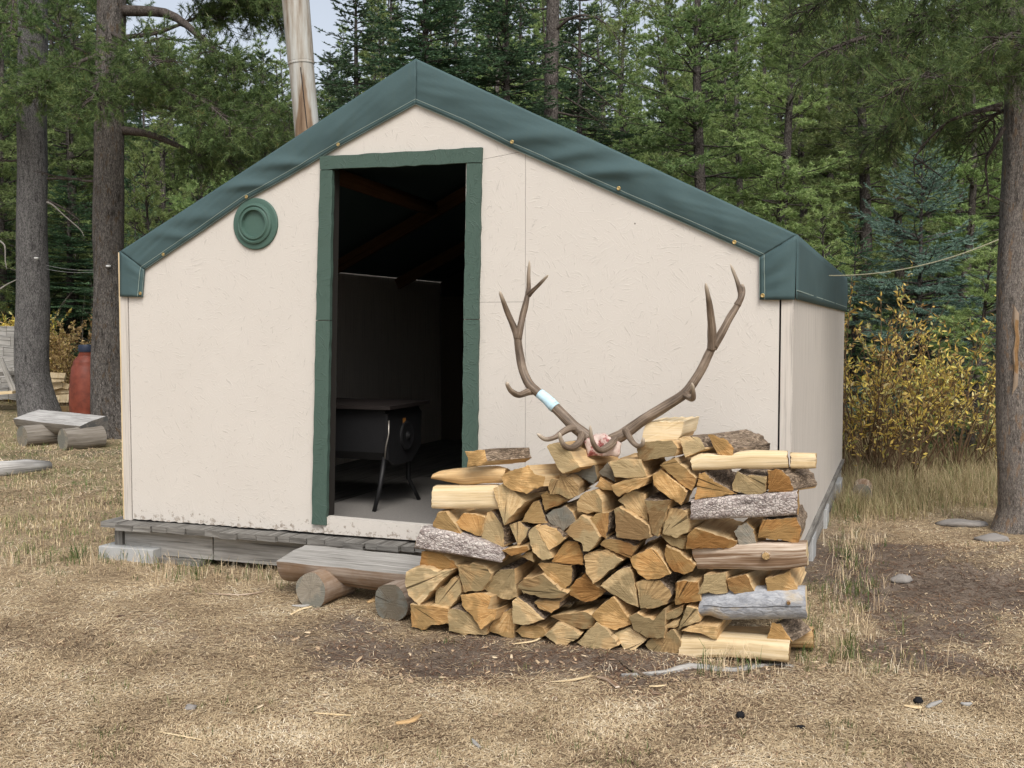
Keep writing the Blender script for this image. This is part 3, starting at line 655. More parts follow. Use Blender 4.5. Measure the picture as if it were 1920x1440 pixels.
w = MB(); w.tube([hp(sR + .03, d0 - .005, zT - .07), hp(sR + .035, d0 - .02, zT - .16), hp(sR + .02, d0 - .03, zT - .24), hp(sR + .01, d0 - .03, zT - .32)], .006, 8); w.build('latch', [plain('bare_latch_metal', (.28, .26, .23), .4, .5, metal=.8)], st, smooth=True)
for sx, dd, spl in ((sR - .03, d0 + .05, -.07), (sR - .05, d0 + .46, .06), (sL + .08, d0 + .05, -.06), (sL + .08, d0 + .46, .06)):
    w = MB(); w.tube([hp(sx, dd, zBt + .03), hp(sx - .02, dd + spl * .5, (zBt + ZF) / 2), hp(sx - (.045 if spl < 0 else -.05), dd + spl, ZF + .012)], [.018, .016, .014], 10); w.build('leg', [M['black_metal']], st, smooth=True)
# ------------------------------------------------------------------ concrete blocks and log steps
def block(px, py, d, hs, hd, hz, lab, s=None, yaw=0.0):
    q = on_plane(px, py, FL + NI * d, NI) if s is None else hp(s, d, 0); g = gz(q[0], q[1])
    c, sn = math.cos(yaw), math.sin(yaw)
    o = MB(); o.box(np.array([q[0], q[1], g + hz - .01]), (EX * c + NI * sn, NI * c - EX * sn, EZ), (hs, hd, hz), jit=.004)
    ob = o.build('concrete_block', [M['concrete']], origin=(q[0], q[1], g)); md = ob.modifiers.new('edge', 'BEVEL'); md.width = .006; md.segments = 2
    return tag(ob, lab, 'block', 'concrete blocks under the cabin')
block(258, 1050, .0, .215, .12, .05, 'flat concrete block on the ground under the cabin\'s left front corner')
block(0, 0, 1.5, .08, .13, .085, 'concrete block under the right wall nearest the firewood', s=W - .065)
block(0, 0, 2.75, .09, .15, .08, 'concrete block under the middle of the right wall', s=W - .07)
block(0, 0, 4.3, .10, .2, .075, 'large concrete block under the far end of the right wall', s=W - .06)
def logpiece(w, p, q, r, mb=0, mc=1, n=20, k=10, wob=.10, flat=None, tilt=0.0):
    """a round log from p to q; flat: cut away everything above this fraction of the radius"""
    p, q = np.asarray(p, float), np.asarray(q, float); i0 = len(w.v); cut = set()
    pts = [p + (q - p) * t for t in np.linspace(0, 1, k)]
    rr = [r * (1 + .05 * mnoise.noise((t * 3, p[0], p[1]))) for t in np.linspace(0, 1, k)]
    f0 = len(w.f); w.tube(pts, rr, n, mb, True, None, wob, mc)
    if flat is not None:
        ax = unit(q - p)
        for i in range(i0, len(w.v)):
            v = np.array(w.v[i]); t = np.dot(v - p, ax); cz = (p + ax * t)[2]
            zl = cz + flat * r + .006 * mnoise.noise((v[0] * 9, v[1] * 9, 2)) - tilt * (v[1] - (p + ax * t)[1]) * -1
            if v[2] > zl: w.v[i] = (v[0], v[1], zl + (v[2] - zl) * .04); cut.add(i)
        for k_ in range(f0, len(w.f) - 2):
            if all(i in cut for i in w.f[k_]): w.m[k_] = 2
def bench(name, lab, cat, A, B, r, flat, legs, rl, mats, lmats, tilt=0.0):
    A, B = np.asarray(A, float), np.asarray(B, float)
    root = thing(name, lab, cat, (A[0], A[1], gz(A[0], A[1])))
    w = MB(); logpiece(w, A, B, r, flat=flat, n=32, k=14, tilt=tilt, wob=.06); w.build('seat', mats, root, angle=40)
    for p, q in legs:
        w = MB(); logpiece(w, p, q, rl, n=24); w.build('leg', lmats, root, angle=40)
    return root
# step below the door
def gpt(px, py, up): q = ground(px, py); q = q.copy(); q[2] += up; return q
l1 = gpt(583, 1138, .088); l2 = gpt(733, 1162, .09)
ax1 = unit(NI + EX * .10)
sa, sb = atY(546, 1038, 6.06), atY(830, 1066, 5.72)
bench('log_step', 'long half log bench on two round logs, below the open doorway', 'log bench', sa, sb, .155, .03, [(l1 + ax1 * 0, l1 + ax1 * .30), (l2 - ax1 * .0, l2 + ax1 * .30)], .10, [M['bench_log'], M['end_grey'], M['wood_grey']], [M['bench_log'], M['end_grey']], .12)
# bench at the left
A2, B2 = atY(52, 785, 14.1), atY(168, 797, 13.3)
q1, q2 = gpt(42, 838, .13), gpt(118, 844, .125)
vx = unit(np.array([.62, .78, 0])); vx2 = unit(np.array([.66, .75, 0]))
grey2 = grainwood('silver_bench_wood', (.13, .125, .115), (.30, .29, .275), (.50, .49, .47), .8); gdark = grainwood('dark_leg_log', (.07, .06, .05), (.17, .15, .125), (.28, .255, .22), .7)
e2m = endgrain('dark_bench_end', [(.3, (.05, .045, .04)), (.5, (.12, .11, .10)), (.72, (.2, .185, .165))])
bench('log_bench', 'silver grey split log bench on two round logs near the tree trunks', 'log bench', A2 + [0, 0, .03], B2 + [.06, 0, .02], .20, .18, [(q1, q1 + vx * .55), (q2, q2 + vx2 * .5)], .135, [gdark, e2m, grey2], [gdark, M['end_grey']], .32)
w = MB(); p = ground(2, 893); q = ground(92, 880); w.tube([p + [-.4, 0, .03], p + [0, 0, .07], (p + q) / 2 + [0, 0, .06], q + [0, 0, .03]], [.07, .085, .08, .05], 16, 0, True, None, .35)
tag(w.build('driftwood_log', [grey2], smooth=True, origin=ground(40, 880)), 'smooth grey log lying on the ground in front of the left bench', 'log')
# ================================================================== the firewood pile
PA, PB = np.array([-.513, 5.40, 0]), np.array([1.307, 4.84, 0])
PE = unit(PB - PA); PN = np.array([-PE[1], PE[0], 0])
def pp(px, py, d=0.0): return on_plane(px, py, PA + PN * d, PN)
CROP = {1: (740, 780), 2: (1140, 780), 3: (740, 1000), 4: (1140, 980)}
def px_of(c, x, y): o = CROP[c]; return o[0] + x / 4.3636, o[1] + y / 4.3636
def resample(P, step):
    out = []; n = len(P)
    for i in range(n):
        a, b = P[i], P[(i + 1) % n]; k = max(1, int(round(np.linalg.norm(b - a) / step)))
        out += [a + (b - a) * j / k for j in range(k)]
    return np.array(out)
WM = [M['end'], M['split'], M['bark'], M['split_pale']]
lid = [0]
def split_log(c, coords, label, bark='', yaw=0, d=None, length=None, end=None, side=1, pitch=0):
    lid[0] += 1; k0 = lid[0] * 3.7; rr = random.Random(lid[0])
    pts = [tuple(map(float, q.split(','))) for q in coords.split()]
    d = rr.uniform(-.035, .03) if d is None else d
    W3 = [pp(*px_of(c, x, y), d) for x, y in pts]; cen = sum(W3) / len(W3)
    P = np.array([(np.dot(q - cen, PE), q[2] - cen[2]) for q in W3])
    if sum(P[i][0] * P[(i + 1) % len(P)][1] - P[(i + 1) % len(P)][0] * P[i][1] for i in range(len(P))) < 0: P = P[::-1]
    # the pith: the sharpest corner of the wedge
    best, bi = 9, 0
    for i in range(len(P)):
        a, b = unit(P[i - 1] - P[i]), unit(P[(i + 1) % len(P)] - P[i]); g = math.acos(max(-1, min(1, float(np.dot(a, b)))))
        L = np.linalg.norm(P[i] - P.mean(0))
        if g - L * 2 < best: best, bi = g - L * 2, i
    pith = P[bi] * 1.05
    Q = resample(P, .012); n = len(Q)
    # soften corners a little, then add splinters
    Q = Q * .94 + np.roll(Q, 1, 0) * .03 + np.roll(Q, -1, 0) * .03
    nz = np.array([mnoise.noise((q[0] * 28 + k0, q[1] * 28, k0)) for q in Q]); nz2 = np.array([mnoise.noise((q[0] * 90 + k0, q[1] * 90, 1.)) for q in Q])
    N = unit(np.stack([np.roll(Q, -1, 0)[:, 1] - np.roll(Q, 1, 0)[:, 1], -(np.roll(Q, -1, 0)[:, 0] - np.roll(Q, 1, 0)[:, 0])], 1))
    Q = Q + N * (nz * .005 + nz2 * .005 - .0012)[:, None]
    yw = R(yaw + rr.uniform(-7, 7)); pt = R(pitch + rr.uniform(-2, 2))
    ax = unit(PN * math.cos(yw) + PE * math.sin(yw) + EZ * math.sin(pt))
    length = length or rr.uniform(.38, .44)
    bd = {'r': (1, .15), 't': (0, 1), 'b': (0, -1), 'l': (-1, 0), 'tr': (.7, .7), 'br': (.7, -.7), 'tl': (-.7, .7), 'bl': (-.7, -.7)}
    isb = [bool(bark) and any(np.dot(N[i], unit(bd[b_])) > .5 for b_ in bark.split(',')) for i in range(n)]
    w = MB(); rings = 9; vs = []; w0 = []
    tx, ty = rr.uniform(-.12, .12), rr.uniform(-.12, .12)
    tap = rr.uniform(.86, 1.03)
    prof = [(0.0, -.0015), (.002, 0.0)] + [(length * t, 0) for t in np.linspace(.12, 1, rings - 2)]
    for i, (z, ins) in enumerate(prof):
        for j in range(n):
            q = Q[j] * (1 + (tap - 1) * z / length) + N[j] * ins
            q = q + N[j] * (.006 * mnoise.noise((j * .35 + k0, z * 5, k0)) + .003 * mnoise.noise((j * 1.1, z * 3, k0))) * min(1, z / .05)
            f = tx * q[0] + ty * q[1] + .004 * mnoise.noise((q[0] * 40, q[1] * 40, k0)) if i < 2 else 0
            vs.append(cen + PE * q[0] + EZ * q[1] + ax * (z + f))
    fs, ms, uv = [], [], []
    per = np.concatenate([[0], np.cumsum(np.linalg.norm(np.diff(np.vstack([Q, Q[:1]]), axis=0), axis=1))])
    for i in range(len(prof) - 1):
        for j in range(n):
            j2 = (j + 1) % n; fs.append((i * n + j, i * n + j2, (i + 1) * n + j2, (i + 1) * n + j)[::-1])
            ms.append(0 if i == 0 else (2 if isb[j] and isb[j2] else side))
            if i == 0: q = [tuple(Q[a] - pith) for a in (j, j2, j2, j)]
            else: q = [(prof[i][0], per[j]), (prof[i][0], per[j + 1]), (prof[i + 1][0], per[j + 1]), (prof[i + 1][0], per[j])]
            uv.append(q[::-1])
    # front face: rings shrinking to the centre so it can be rough
    base = 0; prev = list(range(n)); cq = Q.mean(0)
    for sh in (.66, .33):
        o = len(vs); 
        for j in range(n):
            q = cq + (Q[j] - cq) * sh; f = tx * q[0] + ty * q[1] + .005 * mnoise.noise((q[0] * 40, q[1] * 40, k0))
            vs.append(cen + PE * q[0] + EZ * q[1] + ax * f)
        Qs = [cq + (Q[j] - cq) * sh for j in range(n)]; Qp = Q if base == 0 else Qlast
        for j in range(n):
            j2 = (j + 1) % n; fs.append((prev[j], prev[j2], o + j2, o + j)); ms.append(0)
            uv.append([tuple(Qp[j] - pith), tuple(Qp[j2] - pith), tuple(Qs[j2] - pith), tuple(Qs[j] - pith)])
        prev = [o + j for j in range(n)]; Qlast = Qs; base = 1
    vs.append(cen + PE * cq[0] + EZ * cq[1] + ax * (tx * cq[0] + ty * cq[1])); o = len(vs) - 1
    for j in range(n):
        j2 = (j + 1) % n; fs.append((prev[j], prev[j2], o)); ms.append(0); uv.append([tuple(Qlast[j] - pith), tuple(Qlast[j2] - pith), tuple(cq - pith)])
    fs.append(tuple((len(prof) - 1) * n + j for j in range(n))[::-1]); ms.append(0); uv.append([tuple(Q[j] - pith) for j in range(n)][::-1])
    w.add(vs, fs, ms, uv)
    mats = list(WM)
    if end: mats[0] = M[end]
    else: mats[0] = M['end_orange' if 'orange' in label or 'golden' in label else 'end_olive' if 'grey' in label or 'shaded' in label else 'end_pale' if 'pale' in label or 'bright' in label else rr.choice(('end', 'end', 'end', 'end_olive', 'end_pale', 'end_orange'))]
    ob = w.build('split_log', mats, origin=cen, angle=38)
    return tag(ob, label, 'firewood', 'split logs stacked in the firewood pile')
def cross_log(c, top, bot, label, mat='split_pale', endm='end', depth=.12, d=0.0, power=2.6, yaw=0, knots=(), crack=False):
    """a log lying along the pile's face: top and bottom outlines left to right"""
    lid[0] += 1; k0 = lid[0] * 5.1
    def pl(t): return [px_of(c, *map(float, q.split(','))) for q in t.split()]
    Tn = 26
    Tp = poly_at([np.append(pp(x, y, d)[[0, 2]], 0)[:2] for x, y in pl(top)], Tn); Bp = poly_at([pp(x, y, d)[[0, 2]] for x, y in pl(bot)], Tn)
    w = MB(); n = 28; vs = []; uv = []; fs = []; ms = []; cen = None
    for i in range(Tn):
        sx = (Tp[i][0] + Bp[i][0]) / 2; yb = PA[1] + (sx - PA[0]) * PE[1] / PE[0]
        zc, h = (Tp[i][1] + Bp[i][1]) / 2, (Tp[i][1] - Bp[i][1]) / 2; b = np.array([sx, yb, zc]) + PN * (d - math.tan(R(yaw)) * (sx - (Tp[0][0] + Tp[-1][0]) / 2))
        dx = (Tp[i][0] - Bp[i][0]) / 2
        for j in range(n):
            th = 2 * math.pi * j / n; cs, sn = math.cos(th), math.sin(th)
            r = (abs(cs) ** power + abs(sn) ** power) ** (-1 / power)
            rn = 1 + .05 * mnoise.noise((cs * 1.5 + k0, sn * 1.5, i * .22)) + .02 * mnoise.noise((cs * 4 + k0, sn * 4, i * .5))
            q = b + EZ * (sn * r * h * (1 + .02 * mnoise.noise((i * .6, cs, k0)))) + np.array([dx * sn * r, 0, 0]) + PN * ((depth / 2) - cs * r * depth / 2 * rn)
            vs.append(q + PE * ((.008 * mnoise.noise((cs * 3, sn * 3, k0)) if i in (0, Tn - 1) else 0)))
    L = np.linalg.norm(Tp[-1] - Tp[0]); pr = math.pi * (depth + .1)
    for i in range(Tn - 1):
        for j in range(n):
            j2 = (j + 1) % n; fs.append((i * n + j, i * n + j2, (i + 1) * n + j2, (i + 1) * n + j)[::-1]); ms.append(1)
            u0, u1 = L * i / (Tn - 1), L * (i + 1) / (Tn - 1); a0, a1 = pr * .6 * j / n, pr * .6 * (j + 1) / n
            uv.append([(u0, a0), (u0, a1), (u1, a1), (u1, a0)][::-1])
    for e, o in ((0, 0), (1, (Tn - 1) * n)):
        f = [o + j for j in range(n)]; u = [(math.cos(6.283 * j / n) * .06 + .03, math.sin(6.283 * j / n) * .06 - .05) for j in range(n)]
        fs.append(f if e == 0 else f[::-1]); uv.append(u if e == 0 else u[::-1]); ms.append(0)
    if crack:
        o = len(vs)
        for i in range(1, Tn - 1):
            c0 = vs[i * n] - PN * .0015 + EZ * .006 * mnoise.noise((i * .3, 0, k0)); vs += [c0 + EZ * .0014, c0 - EZ * .0014]
        for i in range(Tn - 3): fs.append((o + 2 * i, o + 2 * i + 1, o + 2 * i + 3, o + 2 * i + 2)); ms.append(2); uv.append([(0, 0)] * 4)
    w.add(vs, fs, ms, uv); org = vs[len(vs) // 2]
    ob = w.build('split_log', [M[endm], M[mat], M['gap']], origin=org, angle=42)
    tag(ob, label, 'firewood', 'split logs stacked in the firewood pile')
    for kx, ky, kr in knots:
        q = pp(*px_of(c, kx, ky), d); q = q - PN * (math.tan(R(yaw)) * (q[0] - (Tp[0][0] + Tp[-1][0]) / 2) - .006); k = MB(); k.lathe(q, [(kr * 1.25, 0), (kr * 1.2, .014), (kr, .022), (.001, .024)], 14, 0, (PE, EZ, -PN), [1, 1, 0]); kn = k.build('knot', [M['end'], M['brown_log']], ob, angle=35)
    return ob
S = split_log
# --- left end, top to bottom
S(1, '570,290 640,282 735,275 772,370 720,405 650,410 585,422 592,340', 'barky split log on the very top of the pile at its doorway end', 't,tr,r', 48, length=.24)
cross_log(1, '285,480 330,458 450,440 620,425 800,418 880,440', '285,520 400,545 550,578 700,560 860,555 880,540', 'tapering grey and orange splinter log sticking out past the doorway jamb', 'split', depth=.10, d=.03)
cross_log(1, '312,580 560,578 800,574 880,600', '298,764 560,768 760,764 880,772', 'smooth pale split log lying sideways under the tapering splinter log', 'split_pale', depth=.11, power=5)
S(1, '300,890 350,785 420,778 510,900 548,970 500,977 300,912', 'wedge with slanting left end resting on the upper bark slab, leftmost there', '', 5)
S(1, '500,870 560,800 650,805 738,832 700,987 545,922', 'orange flat-topped wedge in the middle of the upper left bark slab', '', 6, side=1)
S(1, '700,1010 720,890 745,790 790,778 870,870 905,960 900,1072 800,1055', 'tall pale wedge with bark on its right, right end of the upper bark slab', 'r,tr', 8)
cross_log(1, '230,920 310,926 500,955 700,1018 900,1100 925,1150', '180,1090 300,1110 500,1140 700,1175 820,1195 893,1207', 'slab of flaky bark tilted down to the right at the pile\'s left end', 'bark_flaky', depth=.13, d=-.05, power=6)
S(3, '225,140 390,165 480,230 512,290 375,308 205,265', 'orange block under the tilted bark slab at the left end', '', 25, d=.0)
S(3, '100,310 150,285 210,275 280,285 340,312 470,300 430,350 350,420 270,510 195,600 110,520 88,400', 'big round-shouldered log with pale heart, leftmost in the third row up', 'bl', 6, d=-.05)
S(3, '330,470 345,445 410,440 460,370 530,358 552,480 500,560 450,617 328,610', 'small pale broken log beside the big round-shouldered one', '', 4, d=.0)
S(3, '508,262 600,268 630,240 740,268 792,330 770,400 715,472 560,487 535,380', 'grey blocky log with ragged top edge below the tilted bark slab', '', 6, d=-.02)
S(3, '728,462 790,370 860,290 990,283 1008,520 935,547 860,535 790,505', 'wide fan-shaped log with a dark notch, right of the grey blocky one', 't', 5, d=.01)
S(3, '135,578 320,592 430,620 432,745 290,757 250,792 138,770', 'low broad log with slanting grain at the bottom left corner of the pile', '', 4, d=-.04)
S(3, '435,640 470,605 590,640 640,680 752,790 750,842 580,832 445,797', 'grey-brown humped log on the ground, second from the bottom left corner', 't', 6, d=-.02)
S(3, '523,510 640,493 722,490 790,520 765,640 850,618 825,700 720,783 690,740 600,650 540,590', 'ragged orange log wedged between the humped log and the grey blocky log', '', 6, d=-.04)
S(3, '755,805 800,730 880,660 960,608 985,750 972,872 920,866 860,832', 'steep wedge on the ground, third from the bottom left corner', 't', 5, d=.02)
S(3, '958,560 1000,522 1080,570 1180,660 1230,700 1080,752 960,740', 'wedge with a pale shaved corner above the bottom row, fourth from left', 'tr', 6, d=-.02)
S(3, '1000,440 1050,368 1140,360 1210,333 1330,440 1422,490 1380,530 1240,535 1140,515 1050,495', 'wide rough-faced log with dark bark hanging below it', 'b', 4, d=-.04)
S(3, '1135,560 1240,548 1355,545 1350,612 1280,652 1180,622', 'small dark barky piece tucked under the wide rough-faced log', 'b,br,bl', 3, d=-.01)
S(3, '985,800 1040,757 1140,750 1210,765 1240,830 1150,870 1040,848', 'low log with dotted marks on the ground, fourth from the bottom left corner', '', 5, d=.02)
S(3, '1220,830 1260,800 1330,730 1430,762 1522,832 1480,880 1440,887 1390,937 1320,915 1250,862', 'jagged log on the ground in the middle of the bottom row', '', 5, d=-.03)
S(3, '1283,672 1400,655 1560,645 1642,682 1600,785 1510,790 1400,742', 'grey flat-topped log above the middle of the bottom row', '', 8, d=.0)
S(3, '1480,902 1560,810 1652,725 1730,775 1790,850 1837,915 1740,957 1560,942', 'pale triangular log on the ground with grass blades before it', '', 4, d=-.03)
S(4, '-130,752 -40,660 42,603 110,700 190,835 130,862 45,880 -60,845', 'orange fan-shaped log just above the pale triangular one', 'b', 5, d=-.02)
S(4, '50,905 110,880 175,855 250,900 322,955 220,1042 130,1037 75,965', 'rounded wedge on the ground right of the pale triangular log', 'br', 6, d=.0)
S(4, '168,768 240,735 300,765 380,800 420,735 470,700 458,955 400,957 320,950 210,882', 'boxy grey-faced log with a lighter split top, near the bottom right', '', 6, d=-.03)
S(4, '293,1002 350,950 440,930 540,858 607,970 590,1062 480,1107 360,1097', 'pale grey log touching the left end of the sideways base log', '', 5, d=.0)
# --- middle
S(4, '-75,522 20,440 85,377 185,355 225,500 250,697 190,682 30,590', 'broad wedge with curved top, centre of the pile below the crescent log', 't', 5, d=-.02)
S(3, '1543,182 1590,158 1740,128 1872,220 1760,312 1690,375 1620,417 1568,330', 'large fan of bright end grain in the pile centre, point downward', 'l', 6, d=-.03)
S(3, '1413,470 1480,390 1560,318 1640,420 1722,480 1650,545 1590,560 1530,557 1440,512', 'orange fan with rounded bottom under the large centre fan', 'b', 4, d=.02)
S(3, '1168,250 1200,233 1280,238 1380,258 1452,260 1450,400 1370,487 1290,400', 'log split down the middle, pointing down above the wide rough-faced log', 'r', 6, d=-.01)
S(2, '-72,1050 -35,1015 20,1003 150,1025 242,1067 188,1177 80,1130', 'crescent-shaped slice with radiating cracks in the pile centre', 't', 6, d=-.04)
S(1, '1388,950 1450,880 1520,813 1600,862 1682,990 1640,1060 1590,1112 1540,1107 1530,1040 1460,1010', 'four-sided log with small saw marks across its face, centre left', '', 5, d=-.05)
S(1, '1573,850 1640,800 1750,793 1752,880 1727,1007 1680,978', 'narrow wedge leaning on the four-sided saw-marked log', 'r', 6, d=-.02)
S(1, '1093,960 1115,920 1157,900 1200,1000 1262,1090 1287,1165 1260,1182 1200,1184 1125,1112', 'left half of a cracked round log, centre left of the pile', 'l,bl', 4, d=-.05)
S(1, '1160,903 1240,888 1320,920 1397,1010 1330,1065 1265,1107 1213,1020', 'right half of the cracked round log, centre left of the pile', 't', 4, d=-.045)
S(1, '1283,1192 1340,1100 1400,1018 1492,1030 1535,1120 1542,1222 1430,1215', 'grey and orange wedge below the cracked round log', 'tr', 5, d=-.01)
S(1, '928,890 1010,863 1102,920 1080,1000 1010,1067 960,962', 'small square-shouldered log left of the cracked round log', 'r', 8, d=.0)
S(1, '1028,872 1075,790 1130,698 1182,690 1215,780 1252,882 1140,882', 'upright quarter round log just left of the knotty rough ones', 'tr', 8, d=.0)
S(1, '793,597 870,558 960,600 1072,700 980,800 905,892 860,780', 'large downward-pointing wedge by the smooth pale sideways log', '', 12, d=-.03)
S(1, '843,492 900,465 980,430 1090,400 1150,480 1240,490 1230,575 1140,605 1090,637 960,612 890,570', 'wide curved log topping the left side of the pile', 'b', 38, d=-.05, length=.36)
S(1, '1230,245 1280,228 1340,222 1440,300 1522,420 1380,477 1330,420', 'log under the left antler\'s curled lower tines', '', 16, d=-.06)
S(1, '1240,560 1250,525 1290,510 1338,522 1350,478 1442,500 1502,560 1502,650 1430,682 1350,642 1270,642', 'gnarled log with a dark knot hole near the pile top', '', 6, d=-.03)
S(1, '1198,642 1240,615 1350,652 1422,690 1340,732 1280,755 1230,782 1205,720', 'rounded log with dark edge directly below the gnarled knotty log', 'bl', 5, d=-.01)
S(1, '1230,810 1290,768 1400,728 1462,780 1482,870 1420,910 1380,952 1330,910 1260,870', 'rough splintered log below the gnarled one, grey grain showing', '', 6, d=.0, end='end_grey')
S(1, '1493,702 1520,650 1562,620 1642,603 1692,690 1690,797 1630,790 1570,802 1495,777', 'bright half round log with a grey spot on its bottom edge', 'l', 8, d=-.02)
S(1, '1440,460 1510,400 1582,368 1635,400 1662,520 1625,565 1500,490', 'shaded grey log below the skull plate', '', 5, d=.07, end='end_grey')
S(1, '1662,462 1740,378 1802,480 1805,535 1700,492', 'small grey wedge just right of the shaded log under the skull', '', 5, d=.02, end='end_grey')
S(1, '1638,577 1685,498 1790,555 1805,622 1700,602', 'small low wedge two below the skull plate', '', 5, d=.02)
S(2, '18,572 60,545 190,518 342,498 305,570 180,622 90,662 50,642', 'thin curved slice like a boat in the upper middle of the pile', 'b', 4, d=-.05)
S(2, '12,372 150,350 270,358 312,500 190,512 50,502', 'blocky log with broken pale top right of the skull plate', '', 10, d=-.04)
S(2, '238,252 290,215 400,200 520,203 572,262 540,332 420,347 300,372 245,362', 'wide grey-faced log beneath the right antler\'s lower tine', '', 6, d=-.03)
S(2, '262,215 312,50 625,42 598,160 565,210 420,215', 'pale slab standing up behind the log under the right antler', '', 10, d=.12, length=.22, end='split_pale', side=3)
S(2, '573,182 610,165 740,173 808,272 700,312 635,347 600,262', 'pale wedge on top of the pile, left of the shaggy barked log', 't', 20, d=-.02)
S(2, '798,155 860,150 960,190 1042,262 1012,347 900,312 850,240', 'shaggy barked half log on top of the pile near its right end', 't,tr,r', 44, d=-.02, length=.24)
cross_log(2, '688,345 760,310 900,318 1200,288 1480,296', '705,452 900,448 1100,438 1300,442 1490,432', 'long pale splintery log lying sideways at the top right', 'split_pale', depth=.09, d=-.03, power=3.6)
cross_log(2, '1484,306 1560,308 1690,312', '1486,434 1600,436 1690,432', 'short pale stick poking out past the right end of the pile', 'split_pale', depth=.07, d=.02, power=5)
S(2, '425,402 470,365 545,343 720,510 712,560 682,618 600,562', 'upper of two tilted split slabs right of centre', 'tl', 4, d=-.04)
S(2, '363,482 432,440 540,530 652,620 605,732 480,660 370,572', 'lower of two tilted split slabs right of centre', '', 4, d=-.05)
S(2, '708,687 722,570 742,470 790,463 870,530 1052,640 900,662', 'sloping orange wedge, left on the silver bark slab', 't', 10, d=-.02)
S(2, '1013,562 1050,450 1100,478 1180,490 1302,490 1290,620 1235,652 1140,642 1015,612', 'squat log with a scooped top in the middle of the silver bark slab', 't', 8, d=-.02)
S(2, '1308,440 1400,433 1480,500 1512,600 1492,627 1310,622', 'quarter round log with thick dark bark, right on the silver bark slab', 'tr,r', 20, d=-.02, length=.24)
cross_log(2, '697,692 1000,660 1300,638 1570,620', '697,862 1000,848 1300,838 1575,820', 'sideways slab of scaly silver bark in the right end stack', 'bark_flaky', depth=.13, d=-.04, power=5)
S(2, '635,1092 660,960 712,905 860,960 1048,1030 1022,1097 920,1085 800,1087', 'long sloping wedge under the silver bark slab, at its left', '', 8, d=-.02)
S(2, '1022,942 1070,900 1130,868 1195,930 1227,1082 1080,1090 1060,1022', 'narrow grey log between two wedges under the silver bark slab', '', 8, d=.0, end='end_grey')
S(2, '1223,1000 1235,920 1262,850 1400,835 1542,830 1582,920 1562,1047 1420,1022 1280,1005', 'large golden half round log above the brown log with a knot', 'tr,r', 8, d=-.02)
S(2, '78,692 140,640 200,608 300,640 322,740 332,862 240,815 160,772', 'wedge right of centre below the thin boat-like slice', '', 6, d=.0)
S(2, '298,682 400,690 512,688 470,800 402,992 350,962 330,830', 'narrow downward-pointing wedge with grey bark on its top', 't', 5, d=-.05)
S(2, '450,800 470,760 520,748 620,768 662,850 660,952 600,975 552,1002 445,972', 'rounded blunt log left of the silver bark slab\'s end', 't', 10, d=-.02)
S(2, '38,765 80,743 150,785 230,830 332,892 362,990 270,1017 70,997', 'big two-toned wedge right of centre, grey on its left half', 'l', 5, d=-.05)
S(2, '412,960 520,965 640,980 622,1092 510,1062', 'thin shaded wedge below the blunt log', '', 5, d=.01)
S(4, '453,262 475,188 600,255 722,345 697,397 625,430 540,407 480,342', 'drum-shaped half round log at the left end of the knotted brown log', 'b', 6, d=-.02)
S(4, '173,287 260,245 345,208 400,235 460,330 512,420 420,462 330,472 240,422', 'rounded golden fan, flat side up, right of the pile centre', 'b', 5, d=-.03)
cross_log(4, '688,225 1000,195 1300,170 1540,170 1645,160', '738,415 900,408 1100,400 1300,404 1480,385 1650,350', 'brown streaked sideways log with a sawn-off pale knot', 'brown_log', 'split_pale', depth=.15, d=-.03, power=4.2, yaw=12, knots=((1295, 262, .017),))
S(4, '228,490 280,468 430,478 502,560 515,600 488,672 420,692 265,707', 'squarish log with grey worn bark along its top right', 'tr,r', 8, d=-.02)
S(4, '543,490 640,480 738,488 762,640 700,657 545,677', 'flat orange square-ended log left of the three short blocks', '', 6, d=-.02)
S(4, '735,585 770,500 792,430 960,408 972,580 882,592 820,577', 'left of the three short blocks beneath the knotted brown log', '', 8, d=-.02)
S(4, '968,462 1050,440 1132,418 1192,560 1130,582 1030,587 985,545', 'middle of the three short blocks beneath the knotted brown log', '', 10, d=-.02)
S(4, '1283,460 1380,430 1482,393 1562,555 1450,575 1340,607 1298,570', 'right one of the three short blocks beneath the knotted brown log', '', 10, d=-.03)
cross_log(4, '778,592 1000,572 1300,552 1640,542', '745,815 840,800 945,835 1200,825 1450,810 1660,806', 'silver-grey peeled log with one long crack, lying sideways', 'grey_log', 'split_pale', depth=.17, d=-.05, power=2.3, yaw=9, crack=True, knots=((1480, 642, .008),))
S(4, '445,782 480,740 560,695 612,680 600,760 500,797', 'thin sliver of wood left of the silver-grey peeled log, upper one', '', 4, d=-.01)
S(4, '460,852 520,810 590,790 580,852 500,867', 'thin sliver of wood left of the silver-grey peeled log, lower one', '', 4, d=.0)
S(4, '570,882 600,790 640,680 742,700 747,812 660,842', 'splintered wedge against the left end of the silver-grey peeled log', '', 5, d=-.02)
S(4, '590,892 650,850 712,835 800,842 902,850 892,952 800,925 720,902', 'ragged short board resting on the base log', '', 5, d=-.03)
S(4, '1293,972 1310,890 1332,818 1400,828 1460,890 1522,967', 'three-cornered orange log standing on the base log\'s right end', 'tr,r', 28, d=-.02, length=.2)
cross_log(4, '625,960 900,960 1200,965 1525,978', '585,1170 800,1140 1000,1120 1250,1125 1515,1132', 'thick pale base log lying sideways on the ground at the right', 'split_pale', depth=.16, d=-.06, power=5, yaw=12)
cross_log(4, '700,860 1000,880 1400,878 1580,880', '700,1000 1000,1005 1400,1030 1590,1035', 'shaded base log lying behind the thick pale one', 'split', depth=.12, d=.17, power=3)
S(3, '873,140 960,120 1082,108 1092,140 960,192', 'thin orange sliver off the right tip of the tilted bark slab', '', 4, d=-.06)
